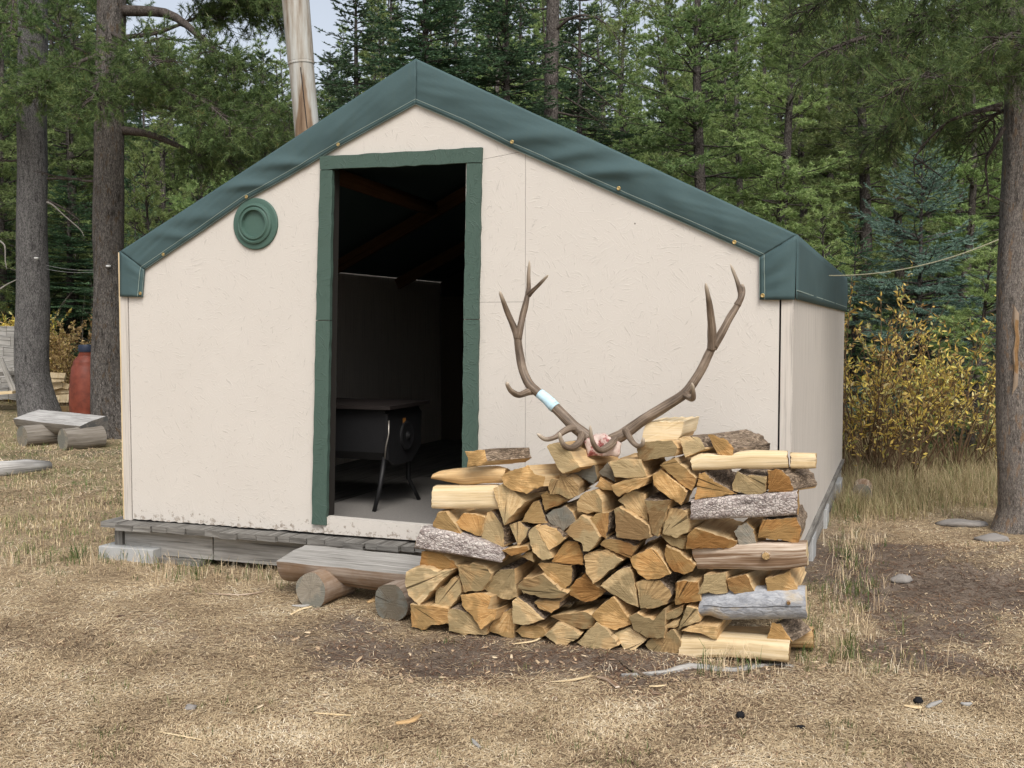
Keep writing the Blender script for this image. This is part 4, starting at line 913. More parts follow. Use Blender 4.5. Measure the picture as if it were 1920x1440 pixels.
S(3, '1028,190 1080,160 1132,140 1142,242', 'tiny wedge under the cracked round log\'s left half', '', 4, d=-.01)
# logs of the second layer, glimpsed through the gaps
# ------------------------------------------------------------------ elk antlers on top of the pile
def ap(u, v, d): return pp(900 + u / 3.429, 460 + v / 3.429, d)
an = thing('elk_antlers', 'large brown elk antlers on a raw skull plate, propped on top of the firewood', 'antlers', ap(790, 1350, .1))
def spline(P, n):
    P = np.array(P, float); L = np.concatenate([[0], np.cumsum(np.linalg.norm(np.diff(P[:, :3], axis=0), axis=1))]); out = []
    Pe = np.vstack([2 * P[0] - P[1], P, 2 * P[-1] - P[-2]])
    for t in np.linspace(0, len(P) - 1.0001, n):
        i = int(t); f = t - i; a, b, c, d = Pe[i], Pe[i + 1], Pe[i + 2], Pe[i + 3]
        out.append(.5 * (2 * b + (c - a) * f + (2 * a - 5 * b + 4 * c - d) * f * f + (3 * b - a - 3 * c + d) * f ** 3))
    return np.array(out)
def horn(w, pts, r0, r1, tip=True, n=40, pw=1.0, rm=None):
    P = spline([ap(u, v, d) for u, v, d in pts], n); t = np.linspace(0, 1, n)
    rad = (r0 + (r1 - r0) * t ** pw) if rm is None else np.interp(t, [0, .5, 1], [r0, rm, r1])
    if tip: rad = rad * np.where(t > .93, np.sqrt(np.clip((1 - t) / .07, .02, 1)), 1)
    w.tube(P, rad, 16, 0, True, list(t) if tip else [0] * n, .16)
    return P, rad
m1 = .0007 * 3.6
K = 1 / 3.429 * 2.55e-3   # crop px to metres at this distance
def rp(x): return x * K * 1.03
wL = MB()
beam = [(700, 1240, .10), (650, 1200, .10), (600, 1160, .10), (540, 1100, .11), (480, 1040, .12), (430, 990, .13), (370, 942, .14), (318, 895, .15), (285, 830, .16), (262, 740, .17), (248, 640, .18), (242, 560, .18)]
PL, RL = horn(wL, beam, rp(40), rp(25), False, 60, rm=rp(32))
horn(wL, [(245, 600, .18), (225, 540, .18), (180, 440, .16), (150, 360, .13), (127, 293, .10)], rp(28), rp(10))
horn(wL, [(243, 600, .18), (255, 545, .18), (276, 450, .20), (300, 350, .21), (312, 275, .22), (313, 190, .21), (318, 94, .19)], rp(28), rp(9))
horn(wL, [(312, 318, .215), (335, 295, .20), (380, 252, .18), (441, 188, .15)], rp(20), rp(8))
horn(wL, [(335, 935, .15), (300, 945, .13), (250, 962, .08), (205, 940, .03), (180, 905, .0), (171, 878, -.02)], rp(27), rp(11))
horn(wL, [(625, 1180, .10), (585, 1175, .07), (540, 1195, .03), (480, 1235, -.02), (420, 1246, -.06), (365, 1210, -.09)], rp(27), rp(11))
horn(wL, [(660, 1205, .10), (652, 1230, .06), (636, 1268, .01), (590, 1300, -.04), (545, 1290, -.08), (520, 1250, -.10), (511, 1203, -.12)], rp(27), rp(11))
wL.build('antler', [M['antler']], an, smooth=True)
wR = MB()
beam = [(815, 1275, .10), (860, 1245, .10), (910, 1222, .10), (965, 1185, .11), (1050, 1120, .12), (1150, 1060, .13), (1250, 1000, .14), (1322, 945, .15), (1372, 880, .16), (1432, 780, .17), (1482, 680, .18), (1512, 610, .18)]
horn(wR, beam, rp(42), rp(25), False, 60, rm=rp(33))
horn(wR, [(1490, 670, .18), (1493, 600, .17), (1488, 500, .15), (1478, 400, .12), (1465, 320, .09), (1450, 240, .06)], rp(32), rp(10), pw=1.3)
horn(wR, [(1500, 650, .18), (1540, 588, .19), (1592, 490, .21), (1650, 392, .23), (1674, 330, .24), (1665, 270, .24), (1640, 195, .23), (1609, 119, .21)], rp(29), rp(9))
horn(wR, [(1655, 385, .23), (1684, 325, .24), (1692, 285, .26), (1684, 247, .28)], rp(22), rp(9))
horn(wR, [(1315, 955, .15), (1345, 978, .10), (1366, 985, .05), (1372, 950, .02), (1363, 883, -.02)], rp(26), rp(10))
horn(wR, [(880, 1235, .10), (850, 1272, .06), (830, 1292, .02), (778, 1318, -.03), (737, 1290, -.07), (716, 1230, -.10), (708, 1155, -.12)], rp(31), rp(10))
horn(wR, [(930, 1195, .10), (945, 1205, .07), (970, 1250, .02), (1010, 1288, -.03), (1043, 1280, -.06), (1052, 1235, -.08)], rp(24), rp(10))
wR.build('antler', [M['antler']], an, smooth=True)
# coronets and skull plate
w = MB()
front = [(666, 1262), (690, 1240), (716, 1236), (742, 1220), (770, 1222), (800, 1215), (838, 1236), (868, 1248), (910, 1276), (902, 1310), (904, 1340), (888, 1364), (840, 1356), (790, 1360), (735, 1354), (688, 1363), (690, 1335), (680, 1305)]
n = len(front); vs = []; rings = [(.0, .5), (.002, .86), (.006, .97), (.014, 1.0), (.05, 1.0), (.10, .93), (.15, .7)]
cu = np.mean(front, 0)
for dd, sc in rings:
    for u, v in front: vs.append(ap(cu[0] + (u - cu[0]) * sc, cu[1] + (v - cu[1]) * sc - dd * 150, .06 + dd) + PN * .012 * mnoise.noise((u * .03, v * .03, dd * 9)))
fs = [(i * n + j, i * n + (j + 1) % n, (i + 1) * n + (j + 1) % n, (i + 1) * n + j) for i in range(len(rings) - 1) for j in range(n)]
vs.append(ap(cu[0], cu[1] + 6, .058)); fs += [((j + 1) % n, j, len(vs) - 1) for j in range(n)]
w.add(vs, fs); sk = w.build('skull_plate', [M['skull']], an, angle=55)
i0 = [i for i, p in enumerate(PL) if np.linalg.norm(p - ap(490, 1048, .12)) < .03][0]
i1 = min(range(len(PL)), key=lambda i: np.linalg.norm(PL[i] - ap(385, 955, .14))); i0 = min(range(len(PL)), key=lambda i: np.linalg.norm(PL[i] - ap(488, 1048, .12)))
a, b = min(i0, i1), max(i0, i1); w = MB(); seg = PL[a:b + 1]; rr = RL[a:b + 1] * 1.09
w.tube(seg, rr, 18, 0, False, None, .1); k = (b - a) // 3
w.tube(PL[a + 1:a + 2 + k], RL[a + 1:a + 2 + k] * 1.15, 18, 0, False, None, .1)
w.build('tape_wrap', [M['tape']], an, smooth=True).modifiers.new('thickness', 'SOLIDIFY').thickness = .0015
# ================================================================== trees and plants
def rand_unit(n): return unit(rng.normal(size=(n, 3)))
class Tubes:
    """many plain tubes as arrays"""
    def __init__(s, n=6): s.V = []; s.Q = []; s.o = 0; s.n = n; s.mi = []
    def add(s, P, rad, n=None, m=0, wob=0.0):
        n = n or s.n; P = np.asarray(P, float); k = len(P); rad = np.broadcast_to(np.asarray(rad, float), (k,)); T = unit(np.gradient(P, axis=0))
        up = np.array([0, 0, 1.0]) if abs(T[0][2]) < .9 else np.array([1.0, 0, 0]); a = unit(np.cross(up, T)); b = np.cross(T, a)
        th = np.arange(n) * 2 * math.pi / n
        rr = np.repeat(rad[:, None], n, 1)
        if wob: rr = rr * (1 + wob * np.array([[mnoise.noise((math.cos(t) * 1.2, math.sin(t) * 1.2, p[2] * 1.3 + p[0])) for t in th] for p in P]))
        V = P[:, None] + (a[:, None] * np.cos(th)[None, :, None] + b[:, None] * np.sin(th)[None, :, None]) * rr[..., None]
        i = np.arange(k * n).reshape(k, n) + s.o
        s.Q.append(np.stack([i[:-1], np.roll(i[:-1], -1, 1), np.roll(i[1:], -1, 1), i[1:]], -1).reshape(-1, 4)); s.mi += [m] * ((k - 1) * n)
        s.V.append(V.reshape(-1, 3)); s.o += k * n
    def arr(s): return np.concatenate(s.V), np.concatenate(s.Q), np.array(s.mi)
def tris_at(base, dirs, L, wd):
    """one thin triangle per needle"""
    side = unit(np.cross(dirs, rand_unit(len(dirs)))) * wd
    V = np.stack([base - side, base + side, base + dirs * L], 1).reshape(-1, 3)
    return V, np.arange(len(V)).reshape(-1, 3)
def tuft_needles(P, D, k, L, w, spread, bl, cl=.35):
    """bottle brush: k needles along a shoot of length bl"""
    m = len(P); t = rng.uniform(0, 1, (m, k, 1)); base = P[:, None] + D[:, None] * (t * bl)
    dr = unit(D[:, None] * rng.uniform(.25, 1.0, (m, k, 1)) + rng.normal(size=(m, k, 3)) * spread)
    LL = L * rng.uniform(.65, 1.15, (m * k, 1))
    V, Tr = tris_at(base.reshape(-1, 3), dr.reshape(-1, 3), LL, w)
    r = np.clip(np.repeat(rng.uniform(0, 1, m), k) * (1 - cl) + rng.uniform(0, 1, m * k) * cl, 0, .999)
    return V, Tr, r
def branch_pts(p, az, el, L, droop, k=6, curl=.12):
    d = np.array([math.cos(az) * math.cos(el), math.sin(az) * math.cos(el), math.sin(el)]); pts = [np.asarray(p, float)]
    for i in range(k):
        pts.append(pts[-1] + d * L / k); d = unit(d + np.array([rng.normal() * curl, rng.normal() * curl, rng.normal() * curl * .5 - droop]))
    return np.array(pts)
def at_t(P, t):
    x = t * (len(P) - 1); i = min(int(x), len(P) - 2); f = x - i
    return P[i] * (1 - f) + P[i + 1] * f, unit(P[i + 1] - P[i])
def pine_arrays(H, r0, cs, Rm, seed, whorl=.42, nk=14, L=.085, w=.006, per=4.2, bend=.15, dead=8, shoots=1.0, tip_up=.35, prof=None):
    """lodgepole-like pine: trunk with limbs, and shoots of needles at the twig ends"""
    global rng; rng = np.random.default_rng(seed)
    tb = Tubes(6); n = 14; zz = np.linspace(-.2, H, n); ph = rng.uniform(0, 6)
    tp = np.stack([bend * np.sin(zz * .35 + ph) - bend * math.sin(ph), bend * np.cos(zz * .3 + ph) - bend * math.cos(ph), zz], 1)
    tr = r0 * np.clip(1.0 - zz / (H * 1.03), .03, 1) ** .8; tr[0] *= 1.35; tr[1] *= 1.06
    tb.add(tp, tr, 10, wob=.08)
    trk = lambda z: np.array([np.interp(z, zz, tp[:, 0]), np.interp(z, zz, tp[:, 1]), z])
    SP, SD = [], []
    z = cs * H
    while z < H * .985:
        f = (z - cs * H) / (H * (1 - cs)); pr = prof(f) if prof else (1 - f) ** .75 * min(1, .45 + f * 2.2)
        for b in range(rng.poisson(per) + 1):
            az = rng.uniform(0, 6.283); Lb = Rm * pr * rng.uniform(.55, 1.1) + .12
            el = R(-18 + 60 * f + rng.normal() * 10)
            P = branch_pts(trk(z + rng.uniform(-.15, .15)), az, el, Lb, -.04 if f > .3 else .02); tb.add(P, np.linspace(.010 + .012 * Lb, .004, len(P)), 5)
            nt_ = max(2, int(Lb / .13 * shoots))
            for q in range(nt_):
                t = .25 + .75 * (q + rng.uniform(0, 1)) / nt_; p, d = at_t(P, min(.999, t))
                sd = unit(np.cross(d, [0, 0, 1])) * (1 if q % 2 else -1); tl = (.14 + .30 * Lb * (1.05 - t)) * rng.uniform(.5, 1.1)
                td = unit(d * .7 + sd * .8 + np.array([0, 0, rng.normal() * .25 + tip_up * .4]))
                e = p + td * tl; tb.add(np.array([p, (p + e) / 2 + [0, 0, -.01], e]), [.005, .004, .003], 3)
                ns = max(1, int(tl / .085))
                for s_ in range(ns):
                    fb = (s_ + 1) / ns; pb = p + (e - p) * fb; SP.append(pb); SD.append(unit(td + rng.normal(size=3) * .5 + np.array([0, 0, tip_up])))
                SP.append(e); SD.append(unit(td + np.array([0, 0, tip_up])))
            SP.append(P[-1]); SD.append(unit(P[-1] - P[-2] + np.array([0, 0, .03])))
        z += whorl * rng.uniform(.7, 1.3)
    for _ in range(dead):
        z = rng.uniform(.06, cs) * H; P = branch_pts(trk(z), rng.uniform(0, 6.28), R(rng.uniform(-25, 15)), rng.uniform(.3, 1.1), .05, curl=.2); tb.add(P, np.linspace(.012, .003, len(P)), 4)
    V, Tr, r = tuft_needles(np.array(SP), np.array(SD), nk, L, w, .62, L * 1.1)
    return tb.arr(), (V, Tr, r)
def spruce_arrays(H, r0, cs, Rm, seed, whorl=.20, nk=20, L=.034, w=.0055, per=5, droop=.03, twig=.085, el0=-14, gap=.0):
    """spruce: tiers of flat, drooping sprays densely set with short needles"""
    global rng; rng = np.random.default_rng(seed)
    tb = Tubes(6); n = 10; zz = np.linspace(-.2, H, n); tp = np.stack([zz * 0, zz * 0, zz], 1); tb.add(tp, r0 * np.clip(1 - zz / (H * 1.02), .03, 1), 9, wob=.06)
    SP, SD, SL = [], [], []; z = cs * H
    while z < H * .99:
        f = (z - cs * H) / (H * (1 - cs)); pr = (1 - f) ** .85 * min(1, .6 + f * 2)
        for b in range(rng.poisson(per * (1 - .45 * f)) + 1):
            if rng.uniform() < gap: continue
            az = rng.uniform(0, 6.283); Lb = Rm * pr * rng.uniform(.6, 1.12) + .1; el = R(el0 + 55 * f * f + rng.normal() * 7)
            P = branch_pts([0, 0, z + rng.uniform(-.1, .1)], az, el, Lb, droop if f < .6 else 0, 6, .07); P[-1][2] += .06 * Lb; tb.add(P, np.linspace(.006 + .012 * Lb, .003, len(P)), 4)
            nt_ = max(3, int(Lb / twig))
            for q in range(nt_):
                t = .12 + .88 * (q + rng.uniform(0, 1)) / nt_; p, d = at_t(P, min(.999, t))
                sd = unit(np.cross(d, [0, 0, 1])) * (1 if q % 2 else -1); tl = (.07 + .42 * Lb * (1.02 - t) * (.35 + t * .9)) * rng.uniform(.6, 1.15)
                td = unit(d * .75 + sd * .75 + np.array([0, 0, rng.normal() * .10 - .10])); ns = max(1, int(math.ceil(tl / .11)))
                for s_ in range(ns): SP.append(p + td * (tl * s_ / ns)); SD.append(unit(td + rng.normal(size=3) * .12)); SL.append(tl / ns)
                if tl > .22:
                    for s_ in range(int(tl / .1)):
                        sd2 = unit(np.cross(td, [0, 0, 1])) * (1 if s_ % 2 else -1); SP.append(p + td * (tl * (s_ + .7) / (tl / .1 + .7))); SD.append(unit(td * .7 + sd2 * .8 + rng.normal(size=3) * .1)); SL.append(.10)
            SP.append(P[-1] - .03 * unit(P[-1] - P[-2])); SD.append(unit(P[-1] - P[-2])); SL.append(.11)
        z += whorl * rng.uniform(.7, 1.3) * (1 - .3 * f)
    P, D, SLn = np.array(SP), np.array(SD), np.array(SL)
    m = len(P); t = rng.uniform(0, 1, (m, nk, 1)); base = P[:, None] + D[:, None] * (t * SLn[:, None, None] * 1.15)
    dr = unit(D[:, None] * .9 + rng.normal(size=(m, nk, 3)) * np.array([.5, .5, .38])); V, Tr = tris_at(base.reshape(-1, 3), dr.reshape(-1, 3), L * rng.uniform(.7, 1.2, (m * nk, 1)), w)
    r = np.clip(np.repeat(rng.uniform(0, 1, m), nk) * .6 + rng.uniform(0, 1, m * nk) * .4, 0, .999)
    return tb.arr(), (V, Tr, r)
def proto_tree(kind, mats, **kw):
    (tv, tq, tm), (cv, ct, cr) = (pine_arrays if kind == 'pine' else spruce_arrays)(**kw)
    t = bigmesh('trunk', tv, quads=tq, mats=[mats[0]], smooth=True); c = bigmesh('crown', cv, tris=ct, mats=[mats[1]], rnd=cr)
    a, b = t.data, c.data
    bpy.data.objects.remove(t); bpy.data.objects.remove(c)
    return a, b
def place(pr, name, label, x, y, rot=0.0, sc=1.0, group=None, cat='tree', z=None, lean=(0, 0), scz=None):
    root = thing(name, label, cat, (x, y, gz(x, y) - .02 if z is None else z), group); root.rotation_euler = (lean[0], lean[1], rot); root.scale = (sc, sc, scz or sc)
    for nm, me in zip(('trunk', 'crown'), pr):
        if me is None: continue
        o = bpy.data.objects.new(nm, me); COL.objects.link(o); o.parent = root
    return root
PT = {}
PT['pineA'] = proto_tree('pine', (M['trunk_far'], M['needle_bright']), H=12, r0=.14, cs=.16, Rm=1.55, seed=11, w=.011, L=.10, nk=22)
PT['pineB'] = proto_tree('pine', (M['trunk_far'], M['needle_bright']), H=13, r0=.13, cs=.10, Rm=1.35, seed=12, w=.011, L=.10, nk=22)
PT['pineC'] = proto_tree('pine', (M['trunk_far'], M['needle_pine']), H=14, r0=.16, cs=.22, Rm=1.9, seed=13, w=.011, L=.10, nk=20)
PT['pineY'] = proto_tree('pine', (M['trunk_far'], M['needle_bright']), H=4.2, r0=.06, cs=.05, Rm=1.0, seed=14, w=.008, L=.085, whorl=.26, dead=0, nk=20)
PT['spA'] = proto_tree('spruce', (M['trunk_far'], M['needle_spruce']), H=13, r0=.17, cs=.05, Rm=2.6, seed=21, whorl=.24, nk=22, w=.011, L=.055, twig=.10, droop=.05, per=6)
PT['spB'] = proto_tree('spruce', (M['trunk_far'], M['needle_spruce']), H=12, r0=.15, cs=.06, Rm=2.1, seed=22, whorl=.24, nk=22, w=.011, L=.055, twig=.10, per=6)
PT['spY'] = proto_tree('spruce', (M['trunk_far'], M['needle_spruce']), H=3.6, r0=.05, cs=.03, Rm=1.05, seed=23, whorl=.15, w=.008, L=.042, nk=22)
PT['blue'] = proto_tree('spruce', (M['trunk_far'], M['needle_blue']), H=4.9, r0=.07, cs=.03, Rm=2.2, seed=24, per=7, whorl=.20, twig=.075, nk=26, w=.0075, L=.038, el0=-2, gap=.08)
def xz(px, Y): return (px - 960) / F * Y
def T(kind, name, label, px, Y, Htop=None, rot=None, group=None, sc=None):
    """tree standing at depth Y; Htop: pixel row its top reaches"""
    x = xz(px, Y); base = gz(x, Y); H0 = {'pineA': 12, 'pineB': 13, 'pineC': 14, 'pineY': 4.2, 'spA': 13, 'spB': 12, 'spY': 3.6, 'blue': 4.9}[kind]
    s = sc or ((CAMH + (612 - Htop) / F * Y - base) / H0 if Htop is not None else 1.0)
    return place(PT[kind], name, label, x, Y, random.uniform(0, 6.28) if rot is None else rot, min(1.3, max(.95, s)), group, scz=s)
# dark spruces behind the ridge
T('spA', 'spruce_tree', 'tall dark spruce directly behind the canvas ridge', 800, 15.5, -190, 1.0)
T('spB', 'spruce_tree', 'dark spruce between the stovepipe and the canvas ridge', 672, 19, -90, 2.0)
T('spA', 'spruce_tree', 'dark spruce behind the right roof slope, right of the tall dark one', 950, 16.5, -120, 4.0)
T('spB', 'spruce_tree', 'dark spruce beside the bare forked pine trunk', 1085, 20, -60, 5.0)
# bright pines to the right
for k, px, Y, top, lab in (('pineB', 1188, 23, -60, 'slim bright pine just right of the bare forked trunk'), ('pineA', 1265, 27, -90, 'bright bushy pine behind the middle of the right roof slope'),
        ('pineC', 1328, 19, -260, 'tall pine with long bare dark trunk above the right roof slope'), ('pineA', 1440, 18, -70, 'bright green pine with thin grey trunk above the right eave corner'),
        ('pineB', 1390, 25, -110, 'narrow bright pine between the bare dark trunk and the thin grey trunk'), ('pineB', 1520, 22, -40, 'bright pine just right of the thin grey trunk'),
        ('pineC', 1612, 20, -150, 'darker pine rising behind the left edge of the blue spruce'), ('pineA', 1690, 24, -80, 'bright pine rising behind the top of the blue spruce'),
        ('pineB', 1790, 22, 20, 'bright pine behind the right side of the blue spruce'), ('pineC', 1880, 26, -100, 'shaded pine behind the scaly pine trunk at the right edge')):
    T(k, 'pine_tree', lab, px, Y, top)
T('blue', 'blue_spruce', 'young blue green spruce behind the yellow willows', 1722, 14.2, 255, .6)
T('spY', 'young_spruce', 'small dark spruce behind the hut\'s right back corner', 1600, 15.5, 420)
T('pineY', 'young_pine', 'short bushy pine in front of the blue spruce\'s right side', 1820, 12.6, 470)
T('pineY', 'young_pine', 'small bright pine left of the blue spruce, above the side wall', 1540, 17, 400)
# left side
for k, px, Y, top, lab in (('pineA', 290, 25, 60, 'slim grey trunked pine showing between the second trunk and the canvas'), ('pineB', 362, 28, 95, 'bright pine behind the lower left roof slope'),
        ('pineC', 130, 26, -120, 'dark pine between the two thick left trunks'), ('pineB', 440, 31, 110, 'pine left of the stovepipe, far behind the roof'), ('pineA', 18, 24, -100, 'pine behind the left edge of the clearing'),
        ('pineB', 512, 33, 120, 'small topped pine immediately left of the stovepipe'), ('spB', 620, 27, 140, 'spruce just right of the stovepipe'), ('pineC', -70, 22, -100, 'dark pine at the far left edge')):
    T(k, 'pine_tree' if k[0] == 'p' else 'spruce_tree', lab, px, Y, top)
T('spA', 'spruce_tree', 'broad low dark spruce filling the gap between the two thick trunks', 135, 23.5, 330)
T('spY', 'young_spruce', 'young dark spruce just right of the second thick trunk', 258, 21.5, 330)
T('spY', 'young_spruce', 'young dark spruce at the left edge beside the first thick trunk', 5, 24.5, 380)
T('pineY', 'young_pine', 'young pine between the second trunk and the left eave', 300, 18.5, 300)
T('pineY', 'young_pine', 'young pine above the round vent, behind the left slope', 395, 19.5, 280)
# the wood behind, tree by tree
rb = random.Random(5); cnt = 0
for row, (Y0, step) in enumerate(((30, 95), (37, 85), (45, 70), (55, 58))):
    px = -160 + row * 23
    while px < 2080:
        q = px + rb.uniform(-30, 30); Y = Y0 + rb.uniform(-3, 3); gapw = 225 < q < 690
        if gapw: top = rb.uniform(50, 150) if not (500 < q < 640) else rb.uniform(95, 190)
        else: top = rb.uniform(-140, 30) - (60 if row > 1 else 0)
        if 1020 < q < 1260: top = rb.uniform(-40, 90)
        k = rb.choice(('pineA', 'pineB', 'pineC', 'pineB', 'spB') if q > 640 else ('pineC', 'pineB', 'spA', 'spB'))
        T(k, 'forest_tree', 'conifer in the wood behind the clearing, one of many alike', q, Y, top, rb.uniform(0, 6.28), 'trees of the wood behind')
        px += step * rb.uniform(.75, 1.25)
for side in (-1, 1):
    for k_ in range(26):
        Y = rb.uniform(24, 44); q = 960 + side * (1130 + rb.uniform(0, 1) * 1300)
        T(rb.choice(('pineA', 'pineB', 'pineC', 'spB')), 'forest_tree', 'conifer in the wood behind the clearing, one of many alike', q, Y, rb.uniform(-140, 0), None, 'trees of the wood behind')
for q, Y, top in [(rb.uniform(-80, 560), rb.uniform(25, 36), rb.uniform(250, 420)) for _ in range(16)] + [(rb.uniform(640, 1900), rb.uniform(24, 34), rb.uniform(190, 380)) for _ in range(18)]:
    T(rb.choice(('pineY', 'spY', 'pineY')), 'forest_sapling', 'young conifer under the wood behind the clearing, one of many alike', q, Y, top, None, 'young conifers of the wood behind')
# ---- the thick near trunks with their own boughs
def near_trunk(w, P, r, wob=.10, n=30, k=60):
    P = spline(P, k); t = np.linspace(0, 1, k); w.tube(P, np.interp(t, np.linspace(0, 1, len(r)), r), n, 0, True, None, wob); return P
def bough(tb, SP, SD, P, r0, ntw, tl, side_el=-.1, den=.06, t0=.25, tip_up=.15, hang=0.0):
    P = spline(P, 14); tb.add(P, np.linspace(r0, .006, 14), 8, wob=.1)
    for q in range(ntw):
        t = t0 + (1 - t0) * (q + rng.uniform(0, 1)) / ntw; p, d = at_t(P, min(.999, t)); sg = 1 if q % 2 else -1
        sd = unit(np.cross(d, [0, 0, 1])) * sg; L = tl * (1.15 - .6 * t) * rng.uniform(.55, 1.15)
        B = branch_pts(p, 0, 0, .01, 0, 2); dd = unit(d * .75 + sd * .7 + np.array([0, 0, side_el + rng.normal() * .25])); pts = [p]
        for _ in range(5): pts.append(pts[-1] + dd * L / 5); dd = unit(dd + rng.normal(size=3) * .16 + np.array([0, 0, -hang]))
        B = np.array(pts); tb.add(B, np.linspace(.008, .003, 6), 4)
        m = max(2, int(L / den))
        for s_ in range(m):
            tt = .2 + .8 * (s_ + rng.uniform(0, 1)) / m; pb, db = at_t(B, min(.999, tt)); sd2 = unit(np.cross(db, rand_unit(1)[0]))
            e = pb + unit(db * .6 + sd2 * .8) * rng.uniform(.05, .20); tb.add(np.array([pb, e]), [.0035, .0025], 3)
            for f in (.55, 1.0): SP.append(pb + (e - pb) * f); SD.append(unit(e - pb + np.array([0, 0, tip_up * np.linalg.norm(e - pb)])))
        SP.append(B[-1]); SD.append(dd)
def near_tree(name, label, P, r, boughs, mats, seed, L=.055, w=.0024, nk=26, dead=(), deadmat=True, extra=None):
    global rng; rng = np.random.default_rng(seed)
    base = np.array([P[0][0], P[0][1], gz(P[0][0], P[0][1])]); root = thing(name, label, 'tree', base)
    m = MB(); near_trunk(m, P, r); m.build('trunk', [mats[0]], root, smooth=True)
    tb = Tubes(7); SP, SD = [], []
    for b in boughs: bough(tb, SP, SD, **b)
    for p, az, el, Ld in dead: 
        q = branch_pts(p, az, el, Ld, .05, 7, .2); tb.add(q, np.linspace(.02, .004, len(q)), 6)
        for _ in range(4): pb, db = at_t(q, rng.uniform(.3, .95)); tb.add(branch_pts(pb, rng.uniform(0, 6.3), rng.uniform(-.6, .4), Ld * .3, .05, 4, .25), np.linspace(.008, .003, 5), 4)
    v, q, _ = tb.arr(); bigmesh('limbs', v, quads=q, mats=[mats[2]], parent=root, smooth=True, org=base)
    if SP:
        V, Tr, rr = tuft_needles(np.array(SP), np.array(SD), nk, L, w, .6, L * 1.1, .4); bigmesh('crown', V, tris=Tr, mats=[mats[1]], rnd=rr, parent=root, org=base)
    return root
M['limb'] = barkm('dark_limb_bark', [(.28, (.028, .022, .019)), (.5, (.075, .062, .054)), (.8, (.15, .13, .115))], 1.5, .01, useuv=False)
def A(px, py, Y): return atY(px, py, Y)
g1 = ground(60, 768); Y1 = 17.0; Y2 = 14.6
def bgh(pts, Y, r0, ntw, tl, **k): return dict(P=[A(x, y, Y + dy) for x, y, dy in pts], r0=r0, ntw=ntw, tl=tl, **k)
base1 = A(60, 0, Y1); b1 = np.array([base1[0], Y1, gz(base1[0], Y1) - .1])
near_tree('pine_tree', 'thick grey trunked pine at the far left, behind the shed', [b1, A(60, 700, Y1), A(61, 560, Y1), A(60, 400, Y1), A(60, 200, Y1), A(62, 0, Y1), A(62, -420, Y1), A(62, -800, Y1)], [.36, .262, .242, .235, .228, .215, .18, .12],
    [bgh([(60, 40, 0), (140, 90, -.5), (250, 130, -.9), (330, 190, -1.1)], Y1, .04, 34, .8, hang=.05), bgh([(60, 150, 0), (150, 190, -.6), (220, 240, -1.2)], Y1, .03, 26, .7, hang=.06),
     bgh([(60, 60, 0), (-20, 80, -.6), (-90, 130, -1)], Y1, .035, 26, .8), bgh([(60, -40, 0), (30, -20, -1.4), (20, 60, -2.2)], Y1, .035, 30, .7, hang=.05), bgh([(60, -80, 0), (130, -60, -1), (210, 10, -1.8)], Y1, .035, 34, .8, hang=.04),
     bgh([(60, 190, 0), (10, 200, -.4), (-40, 240, -.8)], Y1, .03, 20, .6), bgh([(60, 120, 0), (90, 130, -1.2), (100, 160, -2.2)], Y1, .03, 26, .6, hang=.06)],
    (M['trunk_grey'], M['needle_near'], M['limb']), 31, L=.075, w=.0042, nk=22, dead=[(A(85, 30, Y1 - .2), -.3, -.5, 1.0), (A(88, 335, Y1 - .1), .1, .02, 1.3), (A(36, 230, Y1), 3.1, .2, .9), (A(36, 300, Y1), 3.0, -.1, 1.0), (A(88, 375, Y1 - .1), -.1, -.45, 1.0)])
base2 = A(200, 0, Y2); b2 = np.array([base2[0], Y2, gz(base2[0], Y2) - .1])
near_tree('pine_tree', 'thick pine with brownish lower bark beside the cabin\'s left wall', [b2, A(201, 720, Y2), A(203, 600, Y2), A(203, 420, Y2), A(205, 200, Y2), A(209, 0, Y2), A(211, -420, Y2), A(214, -800, Y2)], [.30, .222, .205, .197, .195, .185, .155, .1],
    [bgh([(232, 20, 0), (315, 26, -.5), (375, 68, -.9), (410, 100, -1.1), (438, 122, -1.2)], Y2, .075, 26, .85, t0=.5, hang=.06), bgh([(232, 70, 0), (300, 60, .3), (400, 20, .5), (500, -10, .6)], Y2, .035, 60, .75, t0=.45),
     bgh([(225, 160, 0), (330, 170, -.6), (450, 190, -1), (560, 215, -1.4)], Y2, .04, 46, .9, hang=.06, t0=.15), bgh([(232, 245, 0), (280, 252, -.3), (330, 272, -.5), (375, 292, -.7), (430, 300, -.9)], Y2, .06, 28, .7, t0=.5, hang=.03),
     bgh([(220, 120, 0), (300, 150, -1), (380, 190, -1.8), (440, 240, -2.2)], Y2, .035, 40, .8, hang=.05), bgh([(205, 130, 0), (190, 150, -1.2), (170, 190, -2)], Y2, .03, 30, .7, hang=.05),
     bgh([(205, 60, 0), (260, 90, -1.3), (300, 120, -2.2)], Y2, .03, 32, .7, hang=.05), bgh([(190, 100, 0), (120, 130, -.5), (60, 170, -.9)], Y2, .03, 30, .7, hang=.05), bgh([(205, -60, 0), (330, -80, 0), (430, -40, 0), (520, 30, .2)], Y2, .05, 66, .8, hang=.04),
     bgh([(225, 190, 0), (400, 215, .5), (520, 250, .8), (640, 240, 1.1)], Y2, .03, 36, .8, t0=.4, hang=.04)],
    (M['trunk_brown'], M['needle_near'], M['limb']), 32, L=.075, w=.004, nk=24, dead=[(A(233, 190, Y2 - .1), .2, -.35, 1.4), (A(175, 340, Y2), 3.1, .05, .9), (A(236, 90, Y2), .1, .25, 1.3)])
Y3 = 7.9; base3 = A(1902, 0, Y3); b3 = np.array([base3[0] + .04, Y3, gz(base3[0], Y3) - .35])
